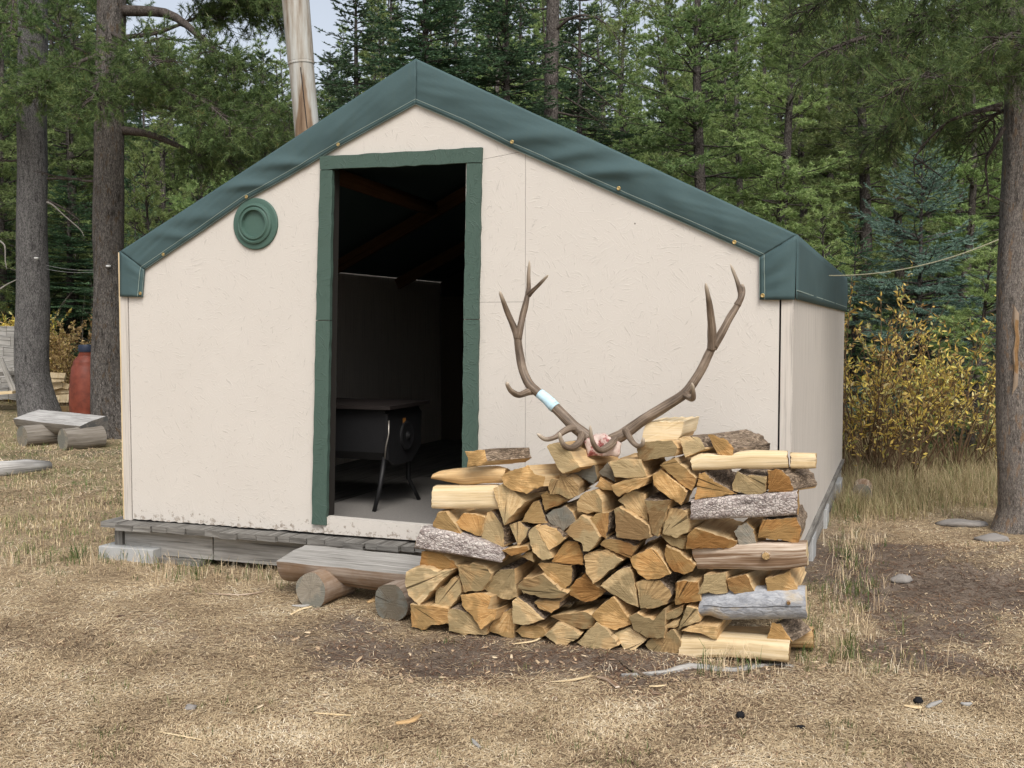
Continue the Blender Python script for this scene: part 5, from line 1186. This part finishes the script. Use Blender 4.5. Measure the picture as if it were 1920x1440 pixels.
near_tree('pine_tree', 'scaly barked pine trunk at the right edge with boughs hanging over', [b3, A(1912, 970, Y3), A(1910, 900, Y3), A(1908, 750, Y3), A(1908, 560, Y3), A(1916, 400, Y3), A(1921, 150, Y3), A(1922, -150, Y3), A(1922, -500, Y3)], [.22, .165, .15, .15, .145, .15, .135, .125, .10],
    [bgh([(1900, 20, 0), (1800, 30, -.3), (1690, 50, -.6), (1560, 90, -.9)], Y3, .03, 44, .6, hang=.06, den=.045, t0=.12), bgh([(1900, -70, 0), (1760, -80, .3), (1620, -40, .6), (1500, 30, .8)], Y3, .03, 44, .6, hang=.06, den=.045, t0=.12),
     bgh([(1900, 110, 0), (1840, 110, -.6), (1770, 130, -1.1), (1700, 150, -1.5)], Y3, .025, 40, .5, hang=.05, den=.045, t0=.15), bgh([(1890, 150, 0), (1800, 170, .3), (1730, 200, .6), (1650, 250, .9)], Y3, .025, 34, .5, hang=.09, den=.05, t0=.2),
     bgh([(1900, 70, 0), (1900, 60, -.8), (1880, 80, -1.5)], Y3, .025, 30, .5, hang=.05, den=.045), bgh([(1900, -120, 0), (1700, -160, -.3), (1540, -120, -.5), (1440, -60, -.6)], Y3, .03, 44, .6, hang=.07, den=.045, t0=.2),
     bgh([(1905, -20, 0), (1950, 30, -.5), (1980, 80, -.9)], Y3, .025, 26, .5, den=.05), bgh([(1900, 200, .1), (1860, 220, .5), (1820, 270, .9)], Y3, .02, 22, .45, hang=.1, den=.05)],
    (M['trunk_right'], M['needle_near'], M['limb']), 33, L=.058, w=.0020, nk=26, dead=[(A(1880, 195, Y3), 2.9, -.25, .9), (A(1880, 150, Y3), 3.3, -.15, 1.2), (A(1875, 205, Y3), 3.1, .02, .25), (A(1882, 240, Y3 - .1), 3.6, -.9, .6)])
sc_ = bpy.data.objects[[o.name for o in COL.objects if o.get('label', '').startswith('scaly barked')][0]]
w = MB(); sp = [(1903, 585), (1901, 610), (1904, 630), (1900, 660), (1902, 690), (1900, 715), (1908, 722), (1911, 700), (1909, 670), (1913, 640), (1910, 612), (1911, 588)]
cx_, cy_ = 1907, 640; rg = []
for k_, f_ in ((1.35, .03), (1.0, .004), (.75, .001), (.3, .003)): rg.append([A(cx_ + (x - cx_) * k_, cy_ + (y - cy_) * k_, Y3 - .148 + f_ + .0) for x, y in sp])
n_ = len(sp); w.add([p for r_ in rg for p in r_], [(i * n_ + j, i * n_ + (j + 1) % n_, (i + 1) * n_ + (j + 1) % n_, (i + 1) * n_ + j) for i in range(3) for j in range(n_)] + [tuple(3 * n_ + j for j in range(n_))], [1] * n_ + [1] * n_ + [0] * n_ + [0])
w.build('scar', [plain('orange_bare_wood', (.22, .13, .06), .85, .12, nz=.6, bumpd=.01, scale=40), M['bark'], M['trunk_right']], sc_, smooth=True)
# bare forked pine trunk behind the right roof slope
near_tree('pine_tree', 'dark bare pine trunk with crooked dead limbs behind the right roof slope', [A(1034, 560, 17.5), A(1032, 300, 17.5), A(1034, 150, 17.5), A(1037, 0, 17.5), A(1040, -300, 17.5)], [.13, .12, .115, .105, .07],
    [bgh([(1036, 60, 0), (1080, 30, -.3), (1130, 40, -.5), (1170, 90, -.6)], 17.5, .03, 8, .5, t0=.5), bgh([(1036, -20, 0), (1090, 0, .2), (1150, -10, .3), (1220, 10, .4)], 17.5, .03, 10, .5, t0=.5)],
    (M['trunk_far'], M['needle_pine'], M['limb']), 34, L=.08, w=.005, nk=16, dead=[(A(1042, y, 17.5), az, el, L) for y, az, el, L in ((40, .2, .3, 1.5), (75, .1, -.2, 1.8), (120, -.2, -.35, 1.6), (150, 2.9, .1, .8), (170, .3, -.5, 1.2), (210, 0, -.2, 1.0), (20, 2.8, .3, 1.0))])
# dead slim trunk above the eave
# ---- willows and dry shrubs
def shrub(name, label, px, Y, h, spread, ns, nl, mat, seed, stem=(.13, .085, .05), leafL=.075, lw=.0125, low=.25, gap=0.5, group=None, cat='shrub', x=None):
    global rng; rng = np.random.default_rng(seed); x = xz(px, Y) if x is None else x; base = np.array([x, Y, gz(x, Y)]); root = thing(name, label, cat, base, group)
    tb = Tubes(4); LP, LD = [], []
    for _ in range(ns):
        az = rng.uniform(0, 6.283); rad = rng.uniform(0, .3) * spread; p = base + [math.cos(az) * rad, math.sin(az) * rad, 0]; L = h * rng.uniform(.55, 1.1)
        P = branch_pts(p, az + rng.normal() * .5, R(rng.uniform(48, 86)), L, .02, 7, .07); tb.add(P, np.linspace(.009, .002, len(P)) * (h / 1.6) ** .5, 4)
        kids = [P]
        for _ in range(rng.integers(2, 6)):
            pb, db = at_t(P, rng.uniform(.3, .9)); q = branch_pts(pb, rng.uniform(0, 6.28), R(rng.uniform(25, 80)), L * rng.uniform(.15, .42), 0, 5, .1); tb.add(q, np.linspace(.004, .0015, len(q)), 3); kids.append(q)
        for K_ in kids:
            for _ in range(int(nl * rng.uniform(.2, 1.6))):
                pb, db = at_t(K_, rng.uniform(low if K_ is P else .1, .999)); LP.append(pb); LD.append(unit(db * .6 + rng.normal(size=3) * .55 + np.array([0, 0, -.05])))
    v, q, _ = tb.arr(); bigmesh('stems', v, quads=q, mats=[plain('shrub_stems', stem, .85, .15, nz=.3)], parent=root, org=base)
    LP, LD = np.array(LP), np.array(LD); n = len(LP); L = leafL * rng.uniform(.5, 1.25, (n, 1)); sd = unit(np.cross(LD, rand_unit(n))) * lw * rng.uniform(.7, 1.2, (n, 1)); nn = np.cross(LD, unit(sd))
    V = np.stack([LP, LP + LD * L * .45 + sd + nn * L * .06, LP + LD * L - nn * L * .1, LP + LD * L * .45 - sd + nn * L * .06], 1).reshape(-1, 3)
    rr = np.clip(rng.uniform(0, 1, n), 0, .999)
    bigmesh('leaves', V, quads=np.arange(4 * n).reshape(-1, 4), mats=[mat], rnd=rr, parent=root, org=base); return root
Wn = 'yellow willows beside the cabin'
shrub('willow_shrub', 'tan and yellow willow touching the cabin\'s right back corner', 1612, 11.2, 1.95, 1.3, 34, 14, M['leaf_yellow'], 41, low=.35)
shrub('willow_shrub', 'yellow willow in the middle of the clump beside the cabin', 1700, 11.0, 1.45, 1.6, 34, 11, M['leaf_yellow'], 42, low=.4)
shrub('willow_shrub', 'bright yellow sparse willow nearest the scaly pine trunk', 1800, 11.4, 1.7, 1.5, 28, 11, M['leaf_yellow'], 43, low=.5)
shrub('willow_shrub', 'low brown stemmed willow in front of the yellow clump', 1655, 10.5, 1.0, 1.6, 40, 3, M['leaf_yellow'], 44, low=.3)
shrub('willow_shrub', 'low leafy brush right behind the scaly pine trunk', 1855, 11.6, 1.0, 1.5, 26, 5, M['leaf_tan'], 45, low=.2)
shrub('dry_shrub', 'dense tan leaved shrub behind the red barrel', 118, 20.5, 1.6, 1.6, 40, 34, M['leaf_tan'], 46, low=.1, leafL=.08, lw=.016)
shrub('dry_shrub', 'tan leaved shrub half hidden by the second thick trunk', 172, 21.5, 1.7, 1.5, 34, 30, M['leaf_tan'], 47, low=.15, leafL=.08, lw=.015)
shrub('bare_shrub', 'leafless grey stems rising behind the tan shrub', 128, 23, 2.6, 1.4, 16, 1, M['leaf_tan'], 48, stem=(.30, .27, .23))
shrub('yellow_shrub', 'bright yellow shrub above the grey shed at the left edge', 6, 21.5, 2.0, 1.6, 40, 40, M['leaf_yellow'], 49, low=.1, leafL=.09, lw=.022)
# ================================================================== ground cover
def blades(name, P, yaw, L, w, rise, mats, rnd, upright=False, label=None):
    """each blade: three cross-sections, two quads; lying (rise small) or upright"""
    n = len(P); d = np.stack([np.cos(yaw), np.sin(yaw), np.zeros(n)], 1); s = np.stack([-np.sin(yaw), np.cos(yaw), np.zeros(n)], 1) * w[:, None]
    up = np.array([0, 0, 1.0])
    if upright:
        a, b, c = P, P + up * (rise * .6)[:, None] + d * (L * .25)[:, None], P + up * rise[:, None] + d * L[:, None]; s2, s3 = s * .8, s * .12
    else:
        curl = rng.normal(size=n)[:, None] * s * 1.3
        a, b, c = P - d * (L / 2)[:, None], P + up * rise[:, None] + curl, P + d * (L / 2)[:, None] + up * (rise * rng.uniform(-.4, 1.4, n))[:, None]; s2, s3 = s, s * .5
    V = np.stack([a - s * .7, a + s * .7, b - s2, b + s2, c - s3, c + s3], 1).reshape(-1, 3)
    i = np.arange(n)[:, None] * 6; q = np.concatenate([i + [0, 1, 3, 2], i + [2, 3, 5, 4]], 1).reshape(-1, 4)
    o = bigmesh(name, V, quads=q, mats=mats, rnd=np.repeat(rnd, 2)); o['kind'] = 'stuff'; return o
gzv = lambda X, Y: np.array([gz(x, y) for x, y in zip(X, Y)])
def in_hut(x, y):
    q = np.stack([x - FL[0], y - FL[1]], 1); s = q @ EX[:2]; d = q @ NI[:2]; return (s > -.02) & (s < W + .02) & (d > .08) & (d < DEP)
def in_pile(x, y):
    q = np.stack([x - PA[0], y - PA[1]], 1); s = q @ PE[:2]; d = q @ PN[:2]; return (s > 0) & (s < 1.9) & (d > .0) & (d < .42)
def sample(n, y0, y1, x0f=-.58, x1f=.58, dens=None, p=2.0):
    """points over the visible wedge of ground; more where dens is high"""
    y = 1 / np.power(rng.uniform(0, 1, n) * (y0 ** -(p - 1) - y1 ** -(p - 1)) + y1 ** -(p - 1), 1 / (p - 1)); x = rng.uniform(x0f, x1f, n) * (y + .6)
    keep = ~in_hut(x, y) & ~in_pile(x, y)
    if dens is not None:
        dv = np.array([dens(a, b) for a, b in zip(x, y)]); keep &= rng.uniform(0, 1, n) < dv
    return x[keep], y[keep]
rng = np.random.default_rng(99)
sx = lambda a, b: max(.035, 1 - 1.3 * dirt(a, b)) * (.55 + .9 * (.5 + .5 * mnoise.noise((a * 2.3, b * 2.3, 7))))
def lay(name, n, y0, y1, Lr, wr, rr, mat, dens, bias=0.0, zoff=.004, spread=.35):
    x, y = sample(n, y0, y1, dens=dens); m = len(x); P = np.stack([x, y, gzv(x, y) + rng.uniform(0, zoff, m)], 1)
    cl = np.array([mnoise.noise((a * 3.1, b * 3.1, 1.7)) for a, b in zip(x, y)])
    # straw lies in combed patches rather than quite at random
    yaw = np.array([mnoise.noise((a * .9, b * .9, 4.4)) * 5 for a, b in zip(x, y)]) + rng.normal(size=m) * 1.1
    L = rng.uniform(*Lr, m) * np.where(rng.uniform(0, 1, m) < .07, 1.9, 1); sc = (y / 4.5) ** .5
    return blades(name, P, yaw, L * sc, rng.uniform(*wr, m) * sc, rng.uniform(*rr, m), [mat], np.clip(.5 + cl * .45 + rng.normal(size=m) * .22 + bias, .0, .999))
lay('dry_grass_litter', 285000, 3.3, 9.5, (.014, .052), (.0010, .0023), (.0005, .007), M['straw'], sx)
lay('needle_litter', 92000, 3.3, 9.5, (.02, .06), (.0008, .0017), (.001, .008), M['needle_litter'], lambda a, b: .15 + .85 * dirt(a, b))
lay('dry_grass_litter', 60000, 9.0, 26, (.03, .09), (.0016, .0034), (.004, .022), M['straw'], lambda a, b: .8)
lay('needle_litter', 9000, 5.6, 9.5, (.03, .08), (.0012, .0022), (.001, .01), M['needle_litter'], lambda a, b: .9 * blob(a, b, 2.9, 7.0, 1.3, 1.6))
# upright grass
def tufts(name, n, y0, y1, hr, wr, mat, dens, k=9, rad=.03, bias=.5, bsp=.25, x0f=-.5, x1f=.5, p=2.0):
    x, y = sample(n, y0, y1, x0f, x1f, dens, p); m = len(x); rr = np.clip(rng.normal(size=m) * bsp + bias, 0, .999)
    X = np.repeat(x, k) + rng.normal(size=m * k) * rad; Y = np.repeat(y, k) + rng.normal(size=m * k) * rad
    ok = ~in_hut(X, Y); hh = np.repeat(rng.uniform(*hr, m), k) * rng.uniform(.45, 1.15, m * k)
    X, Y, hh, rv = X[ok], Y[ok], hh[ok], np.clip(np.repeat(rr, k) + rng.normal(size=m * k) * .12, 0, .999)[ok]; c = len(X)
    return blades(name, np.stack([X, Y, gzv(X, Y) - .005], 1), rng.uniform(0, 6.283, c), hh * rng.uniform(.15, .9, c), rng.uniform(*wr, c), hh, [mat], rv[:c], True)
def hutfoot(a, b):
    q = np.array([a, b]) - FL[:2]; s = q @ EX[:2]; d = q @ NI[:2]
    v = .9 * math.exp(-((d + .15) / .16) ** 2) * (1 if -.35 < s < 1.9 else 0) + .35 * math.exp(-((d + .35) / .2) ** 2) * (1 if s < 1.3 else 0)
    v += .8 * math.exp(-((s - W - .25) / .13) ** 2) * (1 if 0 < d < 5 else 0)
    v += .9 * blob(a, b, 1.55, 5.0, .22, .35) + .5 * blob(a, b, .95, 4.72, .3, .08)
    return min(1, v) * (.4 + .6 * (mnoise.noise((a * 4, b * 4, 0)) > -.15))
tufts('green_grass', 5000, 4.5, 12, (.03, .13), (.0012, .0024), M['grass_green'], hutfoot, 8, .02, .45, .28)
tufts('dry_grass', 5500, 4.5, 12, (.03, .14), (.0010, .002), M['straw'], hutfoot, 8, .03, .7, .15)
def farR(a, b): return (1 if a > 2.2 and b > 8.3 else 0) * min(1, max(0, (b - 8.2 + .8 * mnoise.noise((a * 1.2, 0, 0))) / 1.0)) * (.3 + .7 * max(0, .5 + mnoise.noise((a * 1.3, b * 1.3, 9))))
tufts('meadow_grass', 12000, 8, 15, (.05, .17), (.0016, .003), M['grass'], farR, 8, .06, .38, .3, .12, .5)
tufts('meadow_grass', 1600, 8.6, 14, (.15, .34), (.0016, .003), M['grass'], farR, 6, .04, .3, .3, .12, .5)
def farL(a, b): return (1 if a < -2.4 and b > 7 else 0) * (.10 + .9 * max(0, mnoise.noise((a * .8, b * .8, 3)) + .12)) * (1 - .8 * dirt(a, b))
tufts('meadow_grass', 9000, 6.5, 24, (.02, .08), (.0016, .0032), M['grass_green'], farL, 8, .05, .62, .28, -.52, -.1)
tufts('short_grass', 9000, 6.5, 24, (.02, .07), (.0016, .0032), M['straw'], farL, 8, .05, .55, .2, -.52, -.1)
tufts('short_grass', 4000, 3.4, 9, (.008, .03), (.0010, .0018), M['straw'], lambda a, b: max(0, .5 + mnoise.noise((a * 2, b * 2, 5))) * (1 - dirt(a, b)), 5, .02, .6, .2)
tufts('short_grass', 900, 3.6, 8, (.015, .05), (.0010, .0018), M['grass_green'], lambda a, b: max(0, .1 + mnoise.noise((a * 2, b * 2, 15))), 7, .02, .5, .25)
# chips and bark crumbs: flat irregular flakes
def flakes(name, n, y0, y1, sr, dens, mat):
    x, y = sample(n, y0, y1, -.45, .45, dens); m = len(x); yaw = rng.uniform(0, 6.283, m); a = rng.uniform(*sr, m) * rng.choice([.6, 1, 1.8], m, p=[.5, .4, .1]); b = a * rng.uniform(.2, .6, m); t = b * .25
    z = gzv(x, y) + .004; tilt = rng.normal(size=m) * .25; V = []; ang = np.array([0, .9, 2.2, 3.14, 4.1, 5.4])
    for zz, s_ in ((0, 1.0), (1, .85)):
        for g in ang:
            u, v = np.cos(g) * a * s_ * rng.uniform(.75, 1.1, m), np.sin(g) * b * s_ * rng.uniform(.7, 1.15, m)
            V.append(np.stack([x + u * np.cos(yaw) - v * np.sin(yaw), y + u * np.sin(yaw) + v * np.cos(yaw), z + zz * t + u * tilt], 1))
    V = np.stack(V, 1).reshape(-1, 3); i = np.arange(m)[:, None] * 12
    q = np.concatenate([i + [6, 7, 8, 9], i + [6, 9, 10, 11]] + [i + [k, (k + 1) % 6, 6 + (k + 1) % 6, 6 + k] for k in range(6)], 1).reshape(-1, 4)
    o = bigmesh(name, V, quads=q, mats=[mat], rnd=np.repeat(np.clip(rng.uniform(0, 1, m), 0, .999), 8)); o['kind'] = 'stuff'
flakes('wood_chip_litter', 9000, 3.5, 7.5, (.005, .016), lambda a, b: .05 + .95 * min(1, blob(a, b, .5, 4.72, 1.3, .42) + .6 * blob(a, b, -.6, 5.3, .5, .3) + .25 * dirt(a, b)), M['chip'])
# ------------------------------------------------------------------ single things lying about
def lump(name, label, cat, px, py, r, mat, sq=(1, 1, .7), seed=1, sink=.25, group=None, sub=4, rough=.35):
    p = ground(px, py); w = MB(); n, k = 18, 10; vs = []
    for i in range(k + 1):
        for j in range(n):
            a, b = math.pi * i / k, 2 * math.pi * j / n; v = np.array([math.sin(a) * math.cos(b), math.sin(a) * math.sin(b), math.cos(a)])
            f = 1 + rough * mnoise.noise(Vector(v * 1.4 + seed * 3.3)) + rough * .4 * mnoise.noise(Vector(v * 4 + seed)); vs.append(p + v * r * f * np.array(sq) + [0, 0, r * sq[2] * (1 - sink * 2)])
    w.add(vs, [(i * n + j, (i + 1) * n + j, (i + 1) * n + (j + 1) % n, i * n + (j + 1) % n) for i in range(k) for j in range(n)])
    return tag(w.build(name, [mat], smooth=True, origin=p), label, cat, group)
def stick(name, label, cat, pts, r, mat, up=.01, n=8, squash=.5, group=None):
    P = [ground(x, y) + [0, 0, up] for x, y in pts]; P = spline(P, 14); w = MB(); t = np.linspace(0, 1, 14)
    w.tube(P, r * (.55 + .45 * np.sin(math.pi * np.clip(t, .08, .92))), n, 0, True, None, .3, squash=squash); return tag(w.build(name, [mat], smooth=True, origin=P[0]), label, cat, group)
lump('charcoal_lump', 'round black charcoal lump in front of the firewood pile', 'charcoal', 1388, 1347, .019, M['charcoal'], (1, .9, .85), 1, .1)
lump('charcoal_lump', 'black charcoal lump at the right beside a pale chip', 'charcoal', 1722, 1320, .020, M['charcoal'], (1, .9, .8), 2, .1)
lump('charcoal_lump', 'small flat charcoal scrap, front centre-right of the clearing', 'charcoal', 1502, 1366, .014, M['charcoal'], (1.3, .9, .5), 3, .1)
lump('stone', 'half buried grey stone on the bare dirt right of the pile', 'stone', 1690, 1090, .055, M['stone'], (1.2, .8, .55), 5, .3)
lump('stone', 'flat pale stone in the grass edge right of the cabin', 'stone', 1806, 985, .12, M['stone'], (1.6, .8, .28), 6, .35)
lump('stone', 'flat stone at the foot of the scaly pine trunk', 'stone', 1862, 1014, .09, M['stone'], (1.4, .8, .4), 7, .35)
lump('stone', 'small pale stone on the straw in the left foreground', 'stone', 358, 1331, .02, M['stone'], (1.2, .9, .7), 8, .2)
stick('root', 'grey weathered root surfacing in front of the base log', 'root', [(1165, 1266), (1240, 1262), (1300, 1250), (1370, 1258), (1440, 1246), (1490, 1250)], .03, M['wood_grey'], -.008, 12, .8)
SG = None
for pts, r, m_, lab in (([(588, 1340), (625, 1343), (658, 1345)], .006, 'split_pale', 'pale yellow splinter lying on the straw, centre left'), ([(296, 1376), (330, 1382), (378, 1391)], .0055, 'split_pale', 'thin curved pale stick on the straw in the left foreground'),
        ([(742, 1360), (770, 1356), (788, 1344)], .016, 'split', 'tan bark flake on the straw below the log step'), ([(1163, 1242), (1185, 1258), (1215, 1272)], .013, 'bark', 'reddish bark strip beside the base log\'s left end'),
        ([(1035, 1282), (1075, 1278), (1110, 1270)], .008, 'split_pale', 'long pale splinter in front of the pile\'s middle'), ([(1120, 1272), (1140, 1278), (1158, 1292)], .016, 'brown_log', 'dark curled bark piece in front of the pile'),
        ([(1217, 1290), (1232, 1290), (1250, 1288)], .007, 'split_pale', 'short pale chip right of the dark curled bark piece'), ([(1695, 1326), (1712, 1329), (1728, 1330)], .012, 'split_pale', 'pale oval chip next to the right charcoal lump'),
        ([(1738, 1330), (1750, 1324), (1764, 1318)], .013, 'wood_grey', 'grey stub of wood right of the pale oval chip'), ([(1802, 1322), (1812, 1324), (1820, 1322)], .014, 'wood_grey', 'dark grey stub near the right edge of the foreground'),
        ([(885, 1390), (892, 1398), (900, 1406)], .009, 'wood_grey', 'small grey stick in the bottom centre of the foreground'), ([(545, 1155), (565, 1145), (585, 1140)], .010, 'split_pale', 'light splinter in front of the log step\'s left leg'),
        ([(1020, 1168 + 27), (1000, 1205), (965, 1210)], .008, 'split_pale', 'pale splinter along the bottom of the pile\'s left half'), ([(390, 1115), (450, 1118), (495, 1112)], .008, 'brown_log', 'dark twig on the ground in front of the rim beam'),
        ([(548, 1138), (568, 1139), (580, 1137)], .014, 'wood_grey', 'grey bark scrap at the foot of the log step\'s left leg'), ([(690, 1072 + 60), (700, 1128), (707, 1120)], .018, 'split', 'curled bark scrap under the log step')):
    stick('wood_scrap', lab, 'wood scrap', pts, r, M[m_], .008)
# log round by the far block
w = MB(); q = hp(W + .22, 4.0, 0); q[2] = gz(q[0], q[1]) + .075; logpiece(w, q, q + NI * .35, .085, n=20); tag(w.build('log_round', [M['brown_log'], M['end_grey']], origin=q, angle=40), 'short dark log on the ground by the cabin\'s right back corner', 'log')
# red barrel leaning behind the second trunk
bc = A(148, 0, 16.2); by = 16.2; bz = gz(bc[0], by); px_m = by / F
zz = lambda y: CAMH + (612 - y) / F * by
tb_ = thing('barrel', 'rust red plastic barrel with dark screw lid, behind the second thick trunk', 'barrel', (bc[0], by, bz))
H = zz(645) - bz; w = MB(); k = H / 126
w.lathe((bc[0], by, bz - .01), [(16 * k, 0), (21 * k, 3 * k), (25 * k, 16 * k), (26.5 * k, 35 * k), (26 * k, 55 * k), (24.5 * k, 75 * k), (22 * k, 92 * k), (19.5 * k, 97 * k), (20 * k, 99 * k), (17 * k, 104 * k), (12.5 * k, 109 * k), (12 * k, 110 * k), (12.5 * k, 111 * k), (10.5 * k, 112.5 * k), (10.5 * k, 115 * k)], 36)
o = w.build('body', [M['barrel']], tb_, angle=50)
w = MB(); w.lathe((bc[0], by, bz - .01), [(11.5 * k, 115.2 * k), (12 * k, 117 * k), (12 * k, 123 * k), (11 * k, 126 * k), (.5 * k, 126.5 * k)], 24); w.build('lid', [M['bluecap']], tb_, angle=35)
# pale split logs behind the barrel
rs = random.Random(3)
for k_, (x, y, yaw) in enumerate(((100, 712, .2), (112, 722, -.4), (98, 727, .6), (116, 733, .1), (104, 741, -.2), (120, 745, .3), (108, 750, .0), (96, 752, .5), (102, 704, -.1))):
    p = A(x, y, 18.6 + rs.uniform(-.2, .2)); dv_ = np.array([math.cos(yaw), .4 * math.sin(yaw), math.sin(yaw) * .35]); w = MB(); s2 = unit(np.cross(dv_, [0, 1, 0])); 
    w.prism([p - dv_ * .2 + s2 * .05, p - dv_ * .2 - s2 * .04 + np.array([0, -.05, 0]), p - dv_ * .2 - s2 * .03 + np.array([0, .06, 0])], dv_ * .4, 0, 0); tag(w.build('kindling_log', [M['split_pale']], origin=p), 'pale split log in the small heap left of the red barrel, one of several alike', 'firewood', 'small heap of split logs by the barrel')
for k_, (x, y) in enumerate(((92, 758), (112, 759), (124, 756))):
    p = ground(x, 762); p[1] = 18.6; p[0] = xz(x, 18.6); p[2] = gz(p[0], 18.6) + .06; w = MB(); logpiece(w, p, p + np.array([.5, .1, 0]), .07); tag(w.build('kindling_log', [M['split'], M['end']], origin=p), 'tan split log at the bottom of the small heap left of the red barrel', 'firewood', 'small heap of split logs by the barrel')
# grey shingled lean-to at the left edge
YS = 19.5
sh = thing('shed', 'grey weathered shingle clad lean-to at the left edge behind the first trunk', 'shed', (xz(-30, YS), YS, gz(xz(-30, YS), YS)))
w = MB(); rs = random.Random(8)
for i in range(7):
    y0, y1 = 612 + i * 19, 612 + (i + 1) * 19 + 4; x = -120
    while x < 29:
        wd_ = rs.uniform(18, 34); a, b = max(x, -120), min(x + wd_ - .6, 31); dy = .07 * i + rs.uniform(-.01, .01)
        w.prism([A(a, y1 + rs.uniform(-2, 2), YS - dy - .03), A(b, y1 + rs.uniform(-2, 2), YS - dy - .03), A(b, y0, YS - dy), A(a, y0, YS - dy)], [0, .02, .004], 0); x += wd_
w.build('shingle_panel', [M['wood_grey']], sh)
w = MB(); p, q = A(-60, 704, YS - .75), A(33, 699, YS - .75); w.box((p + q) / 2, (unit(q - p), np.array([0, 1, 0]), EZ), (np.linalg.norm(q - p) / 2, .04, .035)); w.build('rail', [M['wood_deck']], sh)
w = MB(); p, q = A(0, 672, YS - .8), A(28, 735, YS - .85); ax = unit(q - p); w.box((p + q) / 2, (ax, np.array([0, 1, 0]), np.cross(ax, [0, 1, 0])), (np.linalg.norm(q - p) / 2, .02, .045)); w.build('brace', [M['wood_grey']], sh)
w = MB(); p = A(27, 712, YS - .7); w.box(p, (np.array([1, 0, 0]), np.array([0, 1, 0]), EZ), (.05, .05, .10)); w.build('post', [M['wood_deck']], sh)
w = MB(); p, q = A(-60, 741, YS - .9), A(28, 735, YS - .9); w.box((p + q) / 2, (unit(q - p), np.array([0, 1, 0]), EZ), (np.linalg.norm(q - p) / 2, .1, .025)); tag(w.build('plank', [M['split_pale']], origin=p), 'pale plank lying at the foot of the grey lean-to', 'plank')
# rope from the eave to the right trunk; wires and insulators on the left trunks
a, b = hp(sr1, 2.4, roofz(sr1) - .10), A(1872, 449, Y3 - .1); P = [a + (b - a) * t - EZ * .07 * 4 * t * (1 - t) for t in np.linspace(0, 1, 30)]
w = MB(); w.tube(P, .0048, 6); tag(w.build('rope', [M['rope']], smooth=True, origin=a), 'pale twisted rope stretched from the cabin eave to the scaly pine trunk', 'rope')
for (x, y, Yk, lab) in ((68, 484, Y1 - .27, 'small white insulator on the far left thick trunk'), (203, 499, Y2 - .225, 'small white insulator on the thick trunk beside the cabin')):
    w = MB(); w.lathe(A(x, y, Yk), [(.01, -.012), (.03, -.012), (.034, -.004), (.02, 0), (.034, .004), (.03, .012), (.01, .012)], 14); tag(w.build('insulator', [M['white_ceramic']], origin=A(x, y, Yk), angle=40), lab, 'insulator')
for y0, y1, lab in ((497, 506, 'thin upper wire strung between the two thick left trunks'), (504, 510, 'thin lower wire strung between the two thick left trunks')):
    a, b = A(86, y0, Y1), A(180, y1, Y2 + .1); P = [a + (b - a) * t - EZ * .03 * 4 * t * (1 - t) for t in np.linspace(0, 1, 10)]; w = MB(); w.tube(P, .0032, 5); tag(w.build('wire', [M['wire']], origin=a), lab, 'wire')
# white dead branches low at the left edge
for lab, pts in (('crooked white dead branch at the left edge above the shed', [(0, 452), (9, 462), (10, 490), (13, 505)]), ('bleached fallen branch at the left edge beside the first trunk', [(0, 542), (14, 533), (32, 524)]), ('pale dead branch arching between the two left trunks', [(88, 379), (100, 385), (118, 402), (150, 430), (158, 445)])):
    P = spline([A(x, y, 16.4) for x, y in pts], 14); w = MB(); w.tube(P, np.linspace(.016, .005, 14), 7, 0, True, None, .2); tag(w.build('dead_branch', [M['deadwood']], smooth=True, origin=P[0]), lab, 'branch')
# ================================================================== world, light, camera
wd = bpy.data.worlds.new('World'); SC.world = wd; wd.use_nodes = True; nt = wd.node_tree; bg = nt.nodes['Background']
SUN_EL, SUN_AZ = R(50), R(168)   # azimuth: compass direction the light comes from, clockwise from +Y
sky = nt.nodes.new('ShaderNodeTexSky'); sky.sky_type = 'NISHITA'; sky.sun_disc = False; sky.sun_elevation = SUN_EL; sky.sun_rotation = SUN_AZ
sky.air_density = 1.0; sky.dust_density = 4.0; sky.ozone_density = 1.0
hs = nt.nodes.new('ShaderNodeHueSaturation'); hs.inputs['Saturation'].default_value = .42; hs.inputs['Value'].default_value = 1.1
nt.links.new(sky.outputs[0], hs.inputs['Color']); nt.links.new(hs.outputs[0], bg.inputs['Color']); bg.inputs['Strength'].default_value = .14
sl = bpy.data.lights.new('sun', 'SUN'); sl.energy = 1.5; sl.angle = R(28); sl.color = (1, .96, .90)
so = bpy.data.objects.new('sun', sl); COL.objects.link(so)
dv = Vector((math.sin(SUN_AZ) * math.cos(SUN_EL), math.cos(SUN_AZ) * math.cos(SUN_EL), math.sin(SUN_EL)))
so.rotation_euler = (-dv).to_track_quat('-Z', 'Y').to_euler(); so.location = (-5, -8, 20)
cd = bpy.data.cameras.new('camera'); co = bpy.data.objects.new('camera', cd); COL.objects.link(co); SC.camera = co
cd.sensor_width = 36; cd.lens = 36 * F / 1920; cd.clip_end = 1000; cd.clip_start = .05
co.location = (0, 0, CAMH); co.rotation_euler = (R(90) - PITCH, 0, 0)
vs_ = SC.view_settings; SC.display_settings.display_device = 'sRGB'; vs_.view_transform = 'Standard'; vs_.look = 'None'; vs_.gamma = 1; vs_.exposure = EXPO; vs_.use_curve_mapping = False
SC.cycles.use_denoising = True; SC.cycles.denoising_prefilter = 'NONE'; SC.cycles.denoising_input_passes = 'RGB_ALBEDO_NORMAL'; SC.cycles.adaptive_threshold = .006; SC.cycles.max_bounces = 6; SC.cycles.diffuse_bounces = 4; SC.cycles.transparent_max_bounces = 4
SC.cycles.transmission_bounces = 3
